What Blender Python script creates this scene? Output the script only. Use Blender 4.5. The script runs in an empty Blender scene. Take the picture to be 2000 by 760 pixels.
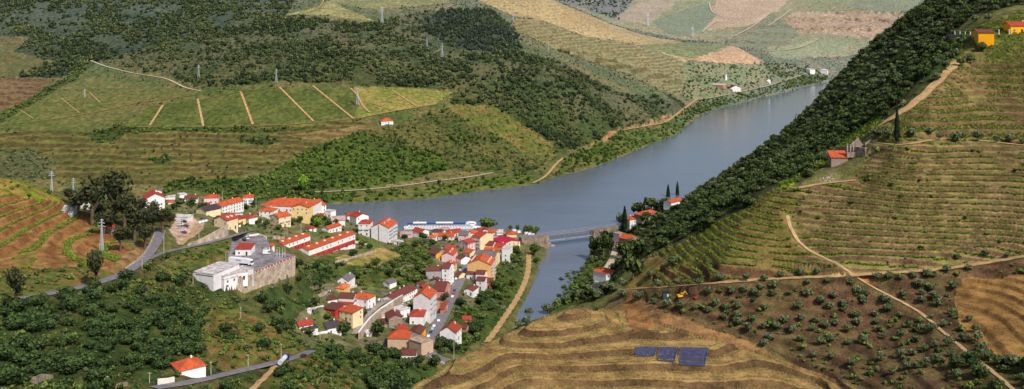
import bpy, bmesh, math, random
import numpy as np
from mathutils import Vector, Matrix
random.seed(7); RNG = np.random.default_rng(11)
sc = bpy.context.scene; COL = sc.collection
CAMZ = 250.0; FPX = 2000.0; HOR = -32.0     # camera height above the river, focal length and horizon row (photo pixels)

# ------------------------------------------------------------------ small helpers
def s2l(c):
    c = np.asarray(c, float) / 255.0
    return np.where(c <= 0.04045, c / 12.92, ((c + 0.055) / 1.055) ** 2.4)
def L(r, g, b, k=1.0):
    v = s2l((r, g, b)) * k
    return (float(v[0]), float(v[1]), float(v[2]))
def tag(o, label=None, cat=None, group=None, kind=None):
    if label: o['label'] = label
    if cat: o['category'] = cat
    if group: o['group'] = group
    if kind: o['kind'] = kind
    return o
def empty(name, loc, rz=0.0):
    o = bpy.data.objects.new(name, None); COL.objects.link(o)
    o.location = loc; o.rotation_euler = (0, 0, rz); o.empty_display_size = 0.5
    return o
def link(name, me, parent=None, loc=(0, 0, 0), rz=0.0):
    o = bpy.data.objects.new(name, me); COL.objects.link(o)
    o.location = loc; o.rotation_euler = (0, 0, rz)
    if parent is not None: o.parent = parent
    return o
class MB:
    """collects vertices and faces of one mesh"""
    def __init__(s): s.v = []; s.f = []
    def poly(s, pts):
        n = len(s.v); s.v += [tuple(p) for p in pts]; s.f.append(tuple(range(n, n + len(pts)))); return s
    def box(s, c, size, rz=0.0):
        cx, cy, cz = c; sx, sy, sz = size[0] / 2, size[1] / 2, size[2] / 2
        ca, sa = math.cos(rz), math.sin(rz); n = len(s.v)
        for dz in (-sz, sz):
            for dx, dy in ((-sx, -sy), (sx, -sy), (sx, sy), (-sx, sy)):
                s.v.append((cx + dx * ca - dy * sa, cy + dx * sa + dy * ca, cz + dz))
        for q in ((0, 3, 2, 1), (4, 5, 6, 7), (0, 1, 5, 4), (1, 2, 6, 5), (2, 3, 7, 6), (3, 0, 4, 7)):
            s.f.append(tuple(n + i for i in q))
        return s
    def bar(s, a, b, w, h=None):
        h = h or w; a = Vector(a); b = Vector(b); d = (b - a)
        if d.length < 1e-6: return s
        d.normalize(); up = Vector((0, 0, 1)) if abs(d.z) < 0.95 else Vector((1, 0, 0))
        x = d.cross(up).normalized() * (w / 2); y = x.cross(d).normalized() * (h / 2); n = len(s.v)
        for p in (a, b):
            for q in (-x - y, x - y, x + y, -x + y): s.v.append(tuple(p + q))
        for q in ((0, 3, 2, 1), (4, 5, 6, 7), (0, 1, 5, 4), (1, 2, 6, 5), (2, 3, 7, 6), (3, 0, 4, 7)):
            s.f.append(tuple(n + i for i in q))
        return s
    def tube(s, a, b, r0, r1=None, n=8, caps=True):
        r1 = r0 if r1 is None else r1; a = Vector(a); b = Vector(b); d = (b - a).normalized()
        up = Vector((0, 0, 1)) if abs(d.z) < 0.95 else Vector((1, 0, 0))
        x = d.cross(up).normalized(); y = x.cross(d).normalized(); k = len(s.v)
        for p, r in ((a, r0), (b, r1)):
            for i in range(n):
                t = 2 * math.pi * i / n; s.v.append(tuple(p + x * (r * math.cos(t)) + y * (r * math.sin(t))))
        for i in range(n): s.f.append((k + i, k + (i + 1) % n, k + n + (i + 1) % n, k + n + i))
        if caps: s.f.append(tuple(k + i for i in reversed(range(n)))); s.f.append(tuple(k + n + i for i in range(n)))
        return s
    def prism(s, prof, y0, y1):
        """extrude an x,z outline along y"""
        n = len(s.v); m = len(prof)
        s.v += [(x, y0, z) for x, z in prof] + [(x, y1, z) for x, z in prof]
        s.f.append(tuple(range(n, n + m))); s.f.append(tuple(n + m + i for i in reversed(range(m))))
        for i in range(m):
            j = (i + 1) % m; s.f.append((n + i, n + m + i, n + m + j, n + j))
        return s
    def mesh(s, name, mat):
        me = bpy.data.meshes.new(name); me.from_pydata(s.v, [], s.f); me.materials.append(mat); me.validate()
        bm = bmesh.new(); bm.from_mesh(me); bmesh.ops.recalc_face_normals(bm, faces=bm.faces); bm.to_mesh(me); bm.free()
        return me
    def build(s, name, mat, parent=None, loc=(0, 0, 0), rz=0.0):
        return link(name, s.mesh(name, mat), parent, loc, rz)
def np_mesh(name, V, F, mat, smooth=False):
    """mesh from numpy: F is (n,k) with constant k"""
    me = bpy.data.meshes.new(name); n, k = F.shape
    me.vertices.add(len(V)); me.vertices.foreach_set('co', np.ascontiguousarray(V, dtype=np.float32).ravel())
    me.loops.add(n * k); me.loops.foreach_set('vertex_index', np.ascontiguousarray(F, dtype=np.int32).ravel())
    me.polygons.add(n); me.polygons.foreach_set('loop_start', np.arange(0, n * k, k, dtype=np.int32))
    me.polygons.foreach_set('use_smooth', np.full(n, smooth, dtype=bool))
    me.materials.append(mat); me.update(calc_edges=True); return me
def fattr(me, name, vals, kind='FLOAT'):
    a = me.attributes.new(name, kind, 'POINT')
    if kind == 'FLOAT': a.data.foreach_set('value', np.ascontiguousarray(vals, dtype=np.float32))
    else:
        c = np.ones((len(vals), 4), np.float32); c[:, :3] = vals; a.data.foreach_set('color', c.ravel())

# ------------------------------------------------------------------ noise
def _hash(ix, iy, seed):
    h = (ix.astype(np.int64) * 374761393 + iy.astype(np.int64) * 668265263 + seed * 974634721) & 0x7fffffff
    h = ((h ^ (h >> 13)) * 1274126177) & 0x7fffffff
    return ((h ^ (h >> 16)) & 0xffff) / 65535.0
def vnoise(x, y, seed=0):
    ix = np.floor(x); iy = np.floor(y); fx = x - ix; fy = y - iy
    fx = fx * fx * (3 - 2 * fx); fy = fy * fy * (3 - 2 * fy)
    a = _hash(ix, iy, seed); b = _hash(ix + 1, iy, seed); c = _hash(ix, iy + 1, seed); d = _hash(ix + 1, iy + 1, seed)
    return (a + (b - a) * fx) * (1 - fy) + (c + (d - c) * fx) * fy
def fbm(x, y, scale, octs=4, seed=0):
    r = 0; amp = 0.5; s = 1.0 / scale
    for i in range(octs):
        r = r + amp * vnoise(x * s + 17.3 * i, y * s - 9.1 * i, seed + i); amp *= 0.5; s *= 2.03
    return r / (1 - 0.5 ** octs)
def sstep(a, b, x):
    t = np.clip((x - a) / (b - a), 0, 1); return t * t * (3 - 2 * t)
# ------------------------------------------------------------------ the lie of the land: surveyed points (pixel column, pixel row, distance)
VIS = """
-150 340 1250|100 335 1260|300 340 1250|500 335 1260|700 335 1255|850 330 1290|1000 310 1370|1150 290 1500
-150 280 1350|100 280 1350|300 280 1340|500 280 1335|700 280 1325|850 275 1370|1000 265 1430|1120 250 1540|1220 245 1650
-150 235 1450|150 240 1430|400 240 1410|600 240 1400|757 240 1390|900 225 1460|1030 210 1540|1150 200 1620|1250 215 1720
-150 180 1570|50 180 1560|300 185 1530|500 175 1510|700 180 1500|860 180 1530|980 155 1610|1100 155 1690|1200 180 1760|1300 190 1850
-150 120 1720|50 120 1710|300 130 1660|500 120 1640|700 120 1630|850 110 1700|960 100 1760|1040 110 1800
1150 120 2050|1250 150 2050|1330 165 2150|1350 115 2300|1200 75 2250|1100 40 2250|1050 5 2300|960 0 2300|1420 95 2450|1470 110 2480|1480 140 2400|1520 150 2500|1400 140 2300|1400 165 2200
1060 -2 2350|1200 50 2450|1340 82 2500|1440 93 2500
1200 40 3300|1340 75 3100|1450 85 2950|1500 100 2850|1560 115 2800|1600 110 2850|1650 95 2950|1700 80 3100
1300 40 3500|1400 40 3500|1500 50 3400|1600 40 3500|1700 40 3500|1200 10 3700|1400 0 4000|1600 0 4000|1750 0 3900|1100 0 3700|1500 -60 4600|1200 -60 4400|1750 -60 4600|1000 -80 4600
-150 60 1900|50 60 1880|300 60 1850|500 50 1850|640 40 1880|700 60 1800|850 50 1880|950 40 1960
-150 0 2100|50 0 2080|300 -5 2060|550 5 2060|620 8 2000|700 0 2100|850 0 2120|900 8 2100
-150 -80 2500|300 -80 2500|700 -70 2600|950 -60 2700
600 378 1200|700 380 1195|900 350 1277|1080 325 1370|1180 300 1480|1300 238 1780|1340 205 2040|1430 180 2260|1560 150 2650
1350 385 1010|1400 352 1000|1450 319 980|1500 282 980|1550 242 1000|1600 197 1050|1620 167 1100|1680 107 1050|1740 59 1000|1815 7 950|1870 -33 930
1860 115 575|1800 190 548|1740 240 530|1650 310 522|1640 325 512|1510 368 506|1460 405 504|1340 470 515|1260 500 530|1235 530 528|1240 560 505
1500 330 750|1400 400 800|1300 450 820|1250 490 780|1600 270 730|1700 180 740|1760 120 770|1850 60 770|1300 485 580
1900 80 600|1995 60 595|1990 20 650|1920 30 660|1990 -30 720|1900 140 576|1990 140 562|1900 200 550|1900 275 510|1995 285 500|1752 280 502|1600 352 505
1900 340 485|1700 350 495|1560 400 488|1800 420 468|1990 420 462|1600 480 464|1700 520 450|1850 520 448|1990 500 445|1450 480 474|1400 520 466|1300 530 495|1350 555 472|1500 545 455|1650 535 446
1330 585 456|1480 600 440|1600 610 432|1700 600 436|1820 600 425|1990 600 410|1500 660 424|1600 680 408|1700 700 394|1850 690 378|1990 690 370|1960 750 345|1800 750 362|1650 740 384
1250 590 488|1330 620 448|1430 648 434|1500 688 416|1560 715 402|1620 745 388
1130 602 448|1210 605 462|1050 625 438|1000 650 426|900 695 408|800 755 388|1150 650 428|1150 700 410|1150 755 392|1000 700 409|1000 755 391|1300 650 430|1300 700 411|1300 755 392|1400 690 414|1450 755 391|1400 655 430|1560 752 390|1240 622 455
1000 850 362|1300 850 364|1600 850 360|1900 850 310|800 850 355
2200 -60 710|2200 100 570|2200 300 490|2200 500 410|2200 700 340
0 592 470|130 565 510|200 550 535|250 530 560|290 500 600|310 470 640|380 478 650|450 462 680|380 440 700|400 420 740
430 556 600|520 500 655|510 460 707|560 500 655|480 520 630|500 480 680|545 485 676
520 600 600|600 540 690|600 600 630|400 600 570|400 650 530|480 640 560|560 650 580
370 740 430|320 750 420|450 725 455|550 700 490|605 687 520|450 680 480|250 650 480|300 600 510|150 620 470|0 650 430|0 760 370|150 750 400|250 755 405
550 750 450|650 740 480|600 760 440|680 700 540|740 740 520|650 690 560|760 700 590|840 695 620|780 745 560|860 715 600
845 690 620|850 660 655|870 610 720|890 570 780|905 535 835|915 500 890|935 470 955
950 560 811|960 620 742|900 655 685|1000 540 853|1025 570 820|1030 520 889
770 700 600|790 640 670|740 620 690|750 600 718|690 640 650|740 580 705|680 620 660|640 600 680|600 630 640|620 670 590|580 640 610|680 560 740|660 540 760|760 560 770|800 600 730|830 540 800|800 500 850|760 510 820|700 510 790|640 505 790|740 470 880
560 480 780|540 440 850|480 440 800|460 420 850|430 430 800|300 410 880|480 395 950|600 430 900|620 415 960|700 450 900|560 400 980|400 395 950|340 390 980|840 470 930|800 465 950|860 455 990|960 460 985|1000 470 960|1040 460 990
0 350 660|60 365 680|130 400 680|0 430 610|0 500 560|0 560 500|100 430 640|100 500 570|200 450 640|200 500 590|250 480 620|-150 350 640|-150 450 560|-150 600 450|-150 740 380|200 400 760|270 400 850
1520 350 570|1600 320 560|1600 295 650|1500 350 600|1560 310 660|1680 260 590|1680 230 650|1760 190 605|1780 150 665|1830 110 645|1880 60 675|1420 420 620|1450 390 665|1380 430 720|1600 240 850|1700 140 850|1500 300 870|1320 470 570
1238 450 960|1265 415 1010|1320 392 1050|1240 463 930|1195 530 830|1205 490 912|1203 455 977|1165 550 818
"""
PTS = []
for ln in VIS.strip().splitlines():
    for t in ln.split('|'):
        px, py, Y = map(float, t.split()); PTS.append(((px - 1000) / FPX * Y, Y, CAMZ - (py - HOR) / FPX * Y))
# ground nobody sees from here (x, y, z)
PTS += [(-300, 880, 66), (-420, 920, 66), (-600, 820, 105), (-400, 760, 108), (-700, 1000, 50), (-900, 1000, 60), (-380, 1000, 36), (-250, 1010, 34),
        (467, 2780, 62), (280, 2820, 108), (150, 2950, 150), (330, 1150, 92), (420, 1450, 70), (560, 1500, 130), (700, 1300, 200), (900, 1000, 260), (700, 800, 255), (600, 600, 240), (1200, 1400, 240),
        (900, 1900, 120), (1300, 2300, 90), (1300, 3400, 130), (2400, 2500, 150), (2600, 3600, 200), (-3500, 6500, 520), (0, 6500, 520), (3500, 6500, 520), (-2000, 3500, 380), (-1500, 2300, 250), (-1200, 1500, 80),
        (0, 100, 160), (-150, 120, 150), (150, 120, 165), (0, 250, 95), (-150, 260, 108), (150, 230, 130), (-40, 300, 92),
        (-58, 385, 86), (-41, 412, 85), (-28, 440, 82), (-33, 421, 86), (-48, 400, 82), (-15, 458, 84), (2, 475, 82), (-46, 372, 96), (-85, 345, 80), (-78, 430, 66), (-55, 415, 84), (-60, 480, 55), (10, 560, 45), (-20, 480, 72), (40, 560, 66), (70, 700, 30), (90, 760, 26)]
def shore(px, py): Y = CAMZ * FPX / (py - HOR); return ((px - 1000) / FPX * Y, Y)
FAR = [(-2500, 1250), (-900, 1225), (-450, 1195), (-320, 1180)] + [shore(*p) for p in ((640, 397), (700, 396), (760, 392), (815, 389), (860, 384), (905, 378), (950, 371), (1000, 366), (1050, 358), (1085, 346), (1130, 335), (1175, 321), (1222, 302), (1260, 286), (1290, 274), (1325, 261), (1341, 244), (1365, 227), (1395, 216), (1430, 205), (1465, 196), (1500, 187), (1545, 177), (1580, 168), (1610, 161), (1650, 151))] + [(1150, 2900), (1600, 3000), (4000, 3100)]
NEAR = [(4000, 2800), (1700, 2750), (1100, 2620), (800, 2350), (600, 1950), (480, 1700), (390, 1480), (330, 1330), (280, 1220), (235, 1140), (190, 1080), (150, 1045), (120, 1030), (98, 1016)]
RB = [shore(*p) for p in ((1157, 480), (1155, 497), (1143, 515), (1133, 532), (1119, 552), (1107, 572), (1094, 591), (1073, 608))] + [(30, 740), (27, 690), (20, 640), (8, 590), (-4, 560)]
LBK = [(-14, 560), (-6, 600), (2, 645), (5, 690), (4, 730)] + [shore(*p) for p in ((1008, 613), (1021, 590), (1031, 570), (1041, 550), (1050, 520), (1064, 498), (1066, 480))] + [(30, 1000), (24, 1030)]
QUAY = [(-36, 1033), (-114, 1037), (-185, 1060), (-300, 1075), (-500, 1095), (-900, 1115), (-2500, 1140)]
RIVER = np.array(FAR + NEAR + RB + LBK + QUAY)
for x, y in FAR[4:-3]: PTS.append((x, y, 1.0))
for x, y in NEAR[2:] + RB + LBK[3:] + QUAY[:-1]: PTS.append((x, y, 1.0))

P = np.array(PTS); n = len(P)
cx, cy = P[:, 0].mean(), P[:, 1].mean(); S = 1000.0
def tps(r2): return 0.5 * r2 * np.log(r2 + 1e-12)
A = np.zeros((n + 3, n + 3)); nx = (P[:, 0] - cx) / S; ny = (P[:, 1] - cy) / S
A[:n, :n] = tps((nx[:, None] - nx[None]) ** 2 + (ny[:, None] - ny[None]) ** 2)
A[:n, :n] += np.eye(n) * 1.0e-7
A[:n, n] = A[n, :n] = 1; A[:n, n + 1] = A[n + 1, :n] = nx; A[:n, n + 2] = A[n + 2, :n] = ny
W = np.linalg.solve(A, np.concatenate([P[:, 2], np.zeros(3)]))
def tps_eval(X, Y):
    sh = X.shape; X = (X.ravel() - cx) / S; Y = (Y.ravel() - cy) / S; out = np.empty(len(X))
    for i in range(0, len(X), 20000):
        x = X[i:i + 20000]; y = Y[i:i + 20000]
        out[i:i + 20000] = tps((x[:, None] - nx) ** 2 + (y[:, None] - ny) ** 2) @ W[:n] + W[n] + W[n + 1] * x + W[n + 2] * y
    return out.reshape(sh)
def seg_dist(X, Y, poly, closed=True):
    d = np.full(X.shape, 1e18); m = len(poly); R = range(m if closed else m - 1); tt = None
    for i in R:
        ax, ay = poly[i]; bx, by = poly[(i + 1) % m]; dx, dy = bx - ax, by - ay; l2 = dx * dx + dy * dy + 1e-9
        t = np.clip(((X - ax) * dx + (Y - ay) * dy) / l2, 0, 1)
        d = np.minimum(d, (X - ax - t * dx) ** 2 + (Y - ay - t * dy) ** 2)
    return np.sqrt(d)
def inside(X, Y, poly):
    c = np.zeros(X.shape, bool); m = len(poly)
    for i in range(m):
        ax, ay = poly[i]; bx, by = poly[(i + 1) % m]
        if ay == by: continue
        c ^= ((ay > Y) != (by > Y)) & (X < (bx - ax) * (Y - ay) / (by - ay) + ax)
    return c
# coarse survey grid in bearing / log-distance
CU = np.linspace(-0.72, 0.72, 360); CV = np.linspace(math.log(190), math.log(6500), 620)
gv, gu = np.meshgrid(CV, CU, indexing='ij'); GY = np.exp(gv); GX = gu * GY
GZ = tps_eval(GX, GY)
amp = np.clip((GY - 350) / 1200, 0.15, 1.6)
GZ += (fbm(GX, GY, 90, 3, 5) - 0.5) * 6 * amp + (fbm(GX, GY, 300, 2, 9) - 0.5) * np.clip((GY - 1300) / 80, 0, 14)
GD = seg_dist(GX, GY, RIVER); GI = inside(GX, GY, RIVER)
def carve(Z, D, I):
    wet = -np.minimum(5, D * 0.4 + 0.05)
    dry = np.maximum(np.minimum(Z, 1.2 + D * 0.85 + 0.006 * D * D), 0.5 + 0.08 * np.minimum(D, 25))
    return np.where(I, wet, dry)
GZ = carve(GZ, GD, GI)
def bilin(A, X, Y, U0, U1, V0, V1):
    u = X / Y; v = np.log(Y); r, c = A.shape
    fu = np.clip((u - U0) / (U1 - U0) * (c - 1), 0, c - 1.001); fv = np.clip((v - V0) / (V1 - V0) * (r - 1), 0, r - 1.001)
    iu = fu.astype(int); iv = fv.astype(int); a = fu - iu; b = fv - iv
    return (A[iv, iu] * (1 - a) + A[iv, iu + 1] * a) * (1 - b) + (A[iv + 1, iu] * (1 - a) + A[iv + 1, iu + 1] * a) * b
def gz(X, Y): return bilin(GZ, np.asarray(X, float), np.asarray(Y, float), CU[0], CU[-1], CV[0], CV[-1])
RAYY = np.exp(np.linspace(math.log(230), math.log(6300), 9000))
def hit(px, py, ymin=0, ymax=6300, fn=None):
    """first point of the ground along the line of sight through a photo pixel"""
    u = (px - 1000) / FPX; Ys = RAYY[(RAYY >= ymin) & (RAYY <= ymax)]
    zt = (fn or gz)(u * Ys, Ys); zs = CAMZ - (py - HOR) / FPX * Ys
    k = np.argmax(zt >= zs)
    if not (zt >= zs).any(): k = int(np.argmin(zs - zt))
    elif k > 0:
        a = zs[k - 1] - zt[k - 1]; b = zt[k] - zs[k]; Yh = Ys[k - 1] + (Ys[k] - Ys[k - 1]) * a / (a + b + 1e-9)
        return (u * Yh, Yh, float((fn or gz)(np.array([u * Yh]), np.array([Yh]))[0]))
    return (u * Ys[k], Ys[k], float(zt[k]))
# ------------------------------------------------------------------ roads and tracks: (name, width, surface, pixel line, nearest, farthest)
ROADS = [
 ('road', 7.0, 'asphalt', '-60,603 0,590 70,578 130,566 200,550 245,532 275,513 295,490 308,466 314,448'),
 ('road', 4.6, 'asphalt', '288,506 306,496 340,487 390,478 450,462 478,452 500,449'),
 ('road', 6.0, 'asphalt', '300,757 345,750 395,741 440,730 500,716 550,705 600,690 608,684'),
 ('road', 8.5, 'asphalt', '872,706 848,700 832,693 826,681 833,665 850,643 862,622 872,600 884,575 896,552 906,530 912,512 920,494 930,480 938,468'),
 ('road', 5.0, 'lane', '694,652 702,632 714,614 732,598 750,588 776,579'),
 ('road', 6.0, 'pale', '1199,444 1202,460 1203,490 1197,508 1180,530 1168,548 1160,566'),
 ('riverside_path', 4.5, 'dirt', '1032,490 1033,508 1034,524 1028,546 1017,570 1007,588 999,602 988,614 976,634 962,654 950,668'),
 ('road', 5.0, 'pale', '606,375 700,371 790,362 850,353 920,345 962,337'),
 ('dirt_track', 6.0, 'dirt', '1040,357 1065,348 1077,332 1083,319 1099,309'),
 ('road', 7.0, 'dirt', '1215,254 1260,246 1305,239 1313,228 1331,216 1346,207 1350,197 1362,193'),
 ('road', 6.0, 'pale', '1366,194 1400,189 1440,180 1490,170 1540,155 1575,143'),
 ('road', 5.0, 'pale', '178,118 200,128 260,143 330,153 345,160 352,170 395,178'),
 ('dirt_track', 5.0, 'dirt', '318,205 292,245'), ('dirt_track', 5.0, 'dirt', '386,193 397,246'),
 ('dirt_track', 5.0, 'dirt', '470,178 494,243'), ('dirt_track', 5.0, 'dirt', '546,170 613,237'), ('dirt_track', 5.0, 'dirt', '611,167 690,231'),
 ('dirt_track', 4.0, 'dirt', '685,172 706,190 701,207 722,219'), ('dirt_track', 4.0, 'dirt', '765,175 813,207'), ('dirt_track', 3.0, 'dirt', '704,195 740,205 765,214'),
 ('dirt_track', 4.0, 'dirt', '250,248 330,246 420,247 560,243 690,232 760,218 850,203'), ('dirt_track', 6.0, 'red', '390,195 470,178 540,170'),
 ('dirt_track', 4.5, 'dirt', '90,173 180,172 280,172 332,172'), ('dirt_track', 5.0, 'red', '5,243 100,233 190,218 270,200 380,185'),
 ('dirt_track', 2.5, 'dirt', '120,192 155,220'), ('dirt_track', 2.5, 'dirt', '175,180 195,200'), ('dirt_track', 2.5, 'dirt', '40,215 65,231'),
 ('dirt_track', 4.0, 'dirt', '632,0 634,12 612,22 560,30'), ('dirt_track', 6.0, 'dirt', '850,22 872,17 886,8'), ('dirt_track', 4.0, 'dirt', '826,115 842,105 862,96'), ('dirt_track', 5.0, 'dirt', '968,158 984,151'),
 ('dirt_track', 5.0, 'dirt', '1872,118 1855,135 1830,160 1805,185 1780,205 1750,225 1715,245'),
 ('dirt_track', 3.6, 'dirt', '1235,563 1300,560 1380,553 1480,545 1570,541 1650,538 1720,533 1800,528 1880,520 1940,510 2010,498'),
 ('dirt_track', 1.7, 'sand', '1537,420 1545,450 1560,475 1590,495 1640,515 1665,535 1700,558 1760,588 1800,610 1850,655 1900,695 1940,725 1980,760 2000,780'),
 ('dirt_track', 3.5, 'dirt', '1560,366 1600,358 1672,351'),
 ('dirt_track', 3.0, 'dirt', '1700,276 1760,284 1830,270 1900,272 2010,284'),
 ('dirt_track', 3.0, 'dirt', '540,712 520,735 495,755 480,775'),
 ('dirt_track', 3.0, 'dirt', '353,478 372,462 384,440 396,428'),
 ('dirt_track', 9.0, 'pale', '1385,5 1390,18 1384,22 1402,30 1420,34'), ('dirt_track', 9.0, 'pale', '1545,18 1520,38 1500,50'), ('dirt_track', 9.0, 'pale', '1372,62 1395,40 1440,45'),
 ('dirt_track', 9.0, 'pale', '1112,10 1150,6 1170,0'), ('dirt_track', 9.0, 'pale', '1600,75 1560,95 1500,100'), ('dirt_track', 9.0, 'pale', '1435,70 1470,52 1510,20'), ('dirt_track', 9.0, 'pale', '1700,18 1620,20 1560,20'),
]
def parse(s): return [tuple(map(float, t.split(','))) for t in s.split()]
def densify(p, step=9.0):
    out = [p[0]]
    for a, b in zip(p, p[1:]):
        k = max(1, int(math.hypot(b[0] - a[0], b[1] - a[1]) / step))
        for i in range(1, k + 1): out.append((a[0] + (b[0] - a[0]) * i / k, a[1] + (b[1] - a[1]) * i / k))
    return out
def smooth_line(pts, it=2):
    p = np.array(pts, float)
    for _ in range(it):
        q = p.copy(); q[1:-1] = 0.25 * p[:-2] + 0.5 * p[1:-1] + 0.25 * p[2:]; p = q
    return p
ROADL = []
FARW = lambda r, y: r[1] * (.62 if y > 1080 and r[0] == 'dirt_track' else .8 if y > 1080 else 1)
for r in ROADS:
    w = smooth_line([hit(*q) for q in densify(parse(r[3]))], 3)
    keep = [0]
    for i in range(1, len(w)):                       # drop jumps behind a ridge
        if math.hypot(w[i, 0] - w[keep[-1], 0], w[i, 1] - w[keep[-1], 1]) < 0.12 * w[i, 1]: keep.append(i)
    w = w[keep]; ROADL.append((r[0], FARW(r, w[:, 1].mean()), r[2], w))

# ------------------------------------------------------------------ ground cover
GREEN1, GREEN2 = (92, 104, 56), (128, 118, 74)
class Reg:
    def __init__(s, poly, c1, c2, ns=18, h=0, bank=None, ta=0, row=None, ra=0, nrow=1, edge=3, trees=None, yr=(0, 7000), soft=0, flat=None):
        s.__dict__.update(locals()); del s.__dict__['s']
        s.poly = parse(poly)
R = []
def reg(*a, **k): R.append(Reg(*a, **k))
TAN, TAN2 = (196, 164, 100), (168, 140, 84)
# far side of the river, left
reg('-400,-140 2300,-140 2300,400 -400,400', (92, 104, 58), (122, 114, 72), 40, edge=0, yr=(1080, 7000), trees={'scrub': .006})
reg('-300,-140 640,-120 560,32 720,46 850,18 960,20 1005,100 1090,120 1200,180 1330,195 1340,215 1215,252 1100,300 1010,290 900,235 880,205 890,176 700,166 540,158 400,172 330,150 180,118 120,152 0,150 -300,155', (70, 84, 44), (100, 98, 62), 50, edge=8, yr=(1100, 2700), trees={'forest': .022, 'scrub': .01})
reg('-300,-140 600,-120 560,28 500,20 430,60 330,80 200,118 120,152 -50,150 -50,70 -300,70', (52, 68, 42), (70, 80, 50), 60, edge=8, yr=(1100, 2700), trees={'forest': .024})
reg('850,22 960,22 1005,60 1015,110 900,95 830,60', (48, 62, 44), (58, 70, 44), 40, edge=16, yr=(1100, 2700), trees={'pine': .02, 'forest': .008})
reg('-300,68 60,72 30,100 110,120 30,150 -300,150', (118, 112, 66), (96, 104, 56), 30, h=8, bank=(112, 92, 62), ta=.6, edge=5, yr=(1100, 2400))
reg('640,-10 870,-20 880,6 740,18 690,14 650,6', (146, 146, 84), (128, 132, 72), 30, h=5, bank=(150, 128, 84), ta=.3, edge=2, yr=(1500, 2700))
reg('560,28 626,12 640,0 700,28 738,44 690,38 640,30', (164, 154, 88), (138, 134, 72), 25, edge=3, yr=(1500, 2700))
reg('-60,152 110,152 70,185 20,212 -60,225', (134, 112, 80), (118, 104, 70), 25, h=5, bank=(104, 80, 58), ta=.8, edge=3, yr=(1200, 2200))
reg('20,222 95,165 180,150 330,172 390,182 262,203 245,250 100,256 5,250', (98, 110, 60), (114, 114, 66), 30, h=4, bank=(112, 104, 62), ta=.35, edge=3, yr=(1200, 2200))
reg('246,248 292,206 388,194 470,178 560,170 690,170 690,232 560,243 420,247', (86, 100, 50), (104, 112, 58), 20, h=3, bank=(112, 104, 62), ta=.35, edge=1.5, yr=(1200, 2200))
reg('690,170 800,172 884,180 850,203 760,218 690,232 704,200', (122, 132, 62), (150, 140, 76), 22, h=3, bank=(150, 130, 80), ta=.4, edge=1.5, yr=(1200, 2200))
reg('-60,256 240,252 420,250 690,236 745,245 700,262 600,292 530,330 420,352 340,362 100,352 -60,340', (102, 106, 56), (126, 116, 66), 24, h=4.4, bank=(88, 76, 50), ta=.85, row=(124, 132, 60), ra=.7, edge=4, yr=(1150, 2000), trees={'scrub': .0022})
reg('560,262 700,246 745,243 700,262 620,275', (150, 130, 84), (130, 120, 68), 24, h=4.2, bank=(110, 86, 58), ta=.8, edge=4, yr=(1150, 2000))
reg('690,256 760,246 880,210 960,250 1010,300 1080,310 1040,335 960,336 850,330 760,340 700,335 640,300', (78, 96, 46), (112, 110, 62), 25, h=5, bank=(92, 86, 52), ta=.7, edge=6, yr=(1100, 2000), trees={'scrub': .02, 'bush': .005})
reg('540,330 620,285 700,262 860,300 880,330 800,352 700,366 560,368 500,358', (66, 88, 36), (88, 106, 46), 25, edge=6, yr=(1100, 2000), trees={'bush': .03})
reg('860,205 960,205 1080,280 1090,306 1020,296 960,256', (104, 116, 54), (134, 124, 66), 25, h=8, bank=(112, 96, 60), ta=.6, edge=6, yr=(1100, 2000), trees={'scrub': .007})
reg('-60,292 60,290 115,320 105,352 -60,350', (92, 98, 62), (108, 104, 70), 25, edge=5, yr=(1100, 2000), trees={'olive': .02})
reg('340,352 620,342 650,380 640,398 300,384', (62, 84, 36), (80, 96, 44), 25, edge=4, yr=(1080, 1400), trees={'bush': .034})
reg('640,378 800,368 860,360 960,345 1035,340 1045,357 950,370 860,383 700,395 640,396', (84, 104, 44), (116, 116, 64), 25, edge=3, yr=(1080, 1700), trees={'bush': .016})
reg('1085,342 1100,308 1215,256 1310,242 1335,215 1352,204 1372,196 1480,172 1560,148 1615,140 1615,158 1500,184 1430,203 1366,224 1340,243 1325,259 1260,284 1175,319', (78, 100, 44), (108, 112, 60), 25, edge=3, yr=(1080, 3000), trees={'bush': .022})
reg('1180,262 1290,228 1330,210 1340,215 1310,238 1215,256 1130,300', (176, 132, 92), (120, 116, 64), 18, edge=6, yr=(1080, 3000), trees={'scrub': .01})
# hedges and tree lines between the plots
for hp in ('240,250 330,244 420,249 520,252 600,248 600,254 520,260 420,258 330,256 260,262', '-20,236 60,190 130,150 180,118 190,122 140,160 70,200 -10,245', '170,262 240,244 262,252 230,272 190,280', '460,268 520,268 560,276 520,284 470,280', '1090,96 1200,106 1250,130 1330,150 1326,156 1240,140 1180,116 1090,102', '860,262 900,250 940,268 960,280 900,280', '290,312 330,300 340,312 310,322', '700,280 760,262 800,280 760,292', '350,366 500,362 620,352 640,362 520,372 360,378'):
    reg(hp, (70, 84, 46), (84, 92, 52), 20, edge=5, yr=(1080, 2700), trees={'bush': .03})
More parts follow.
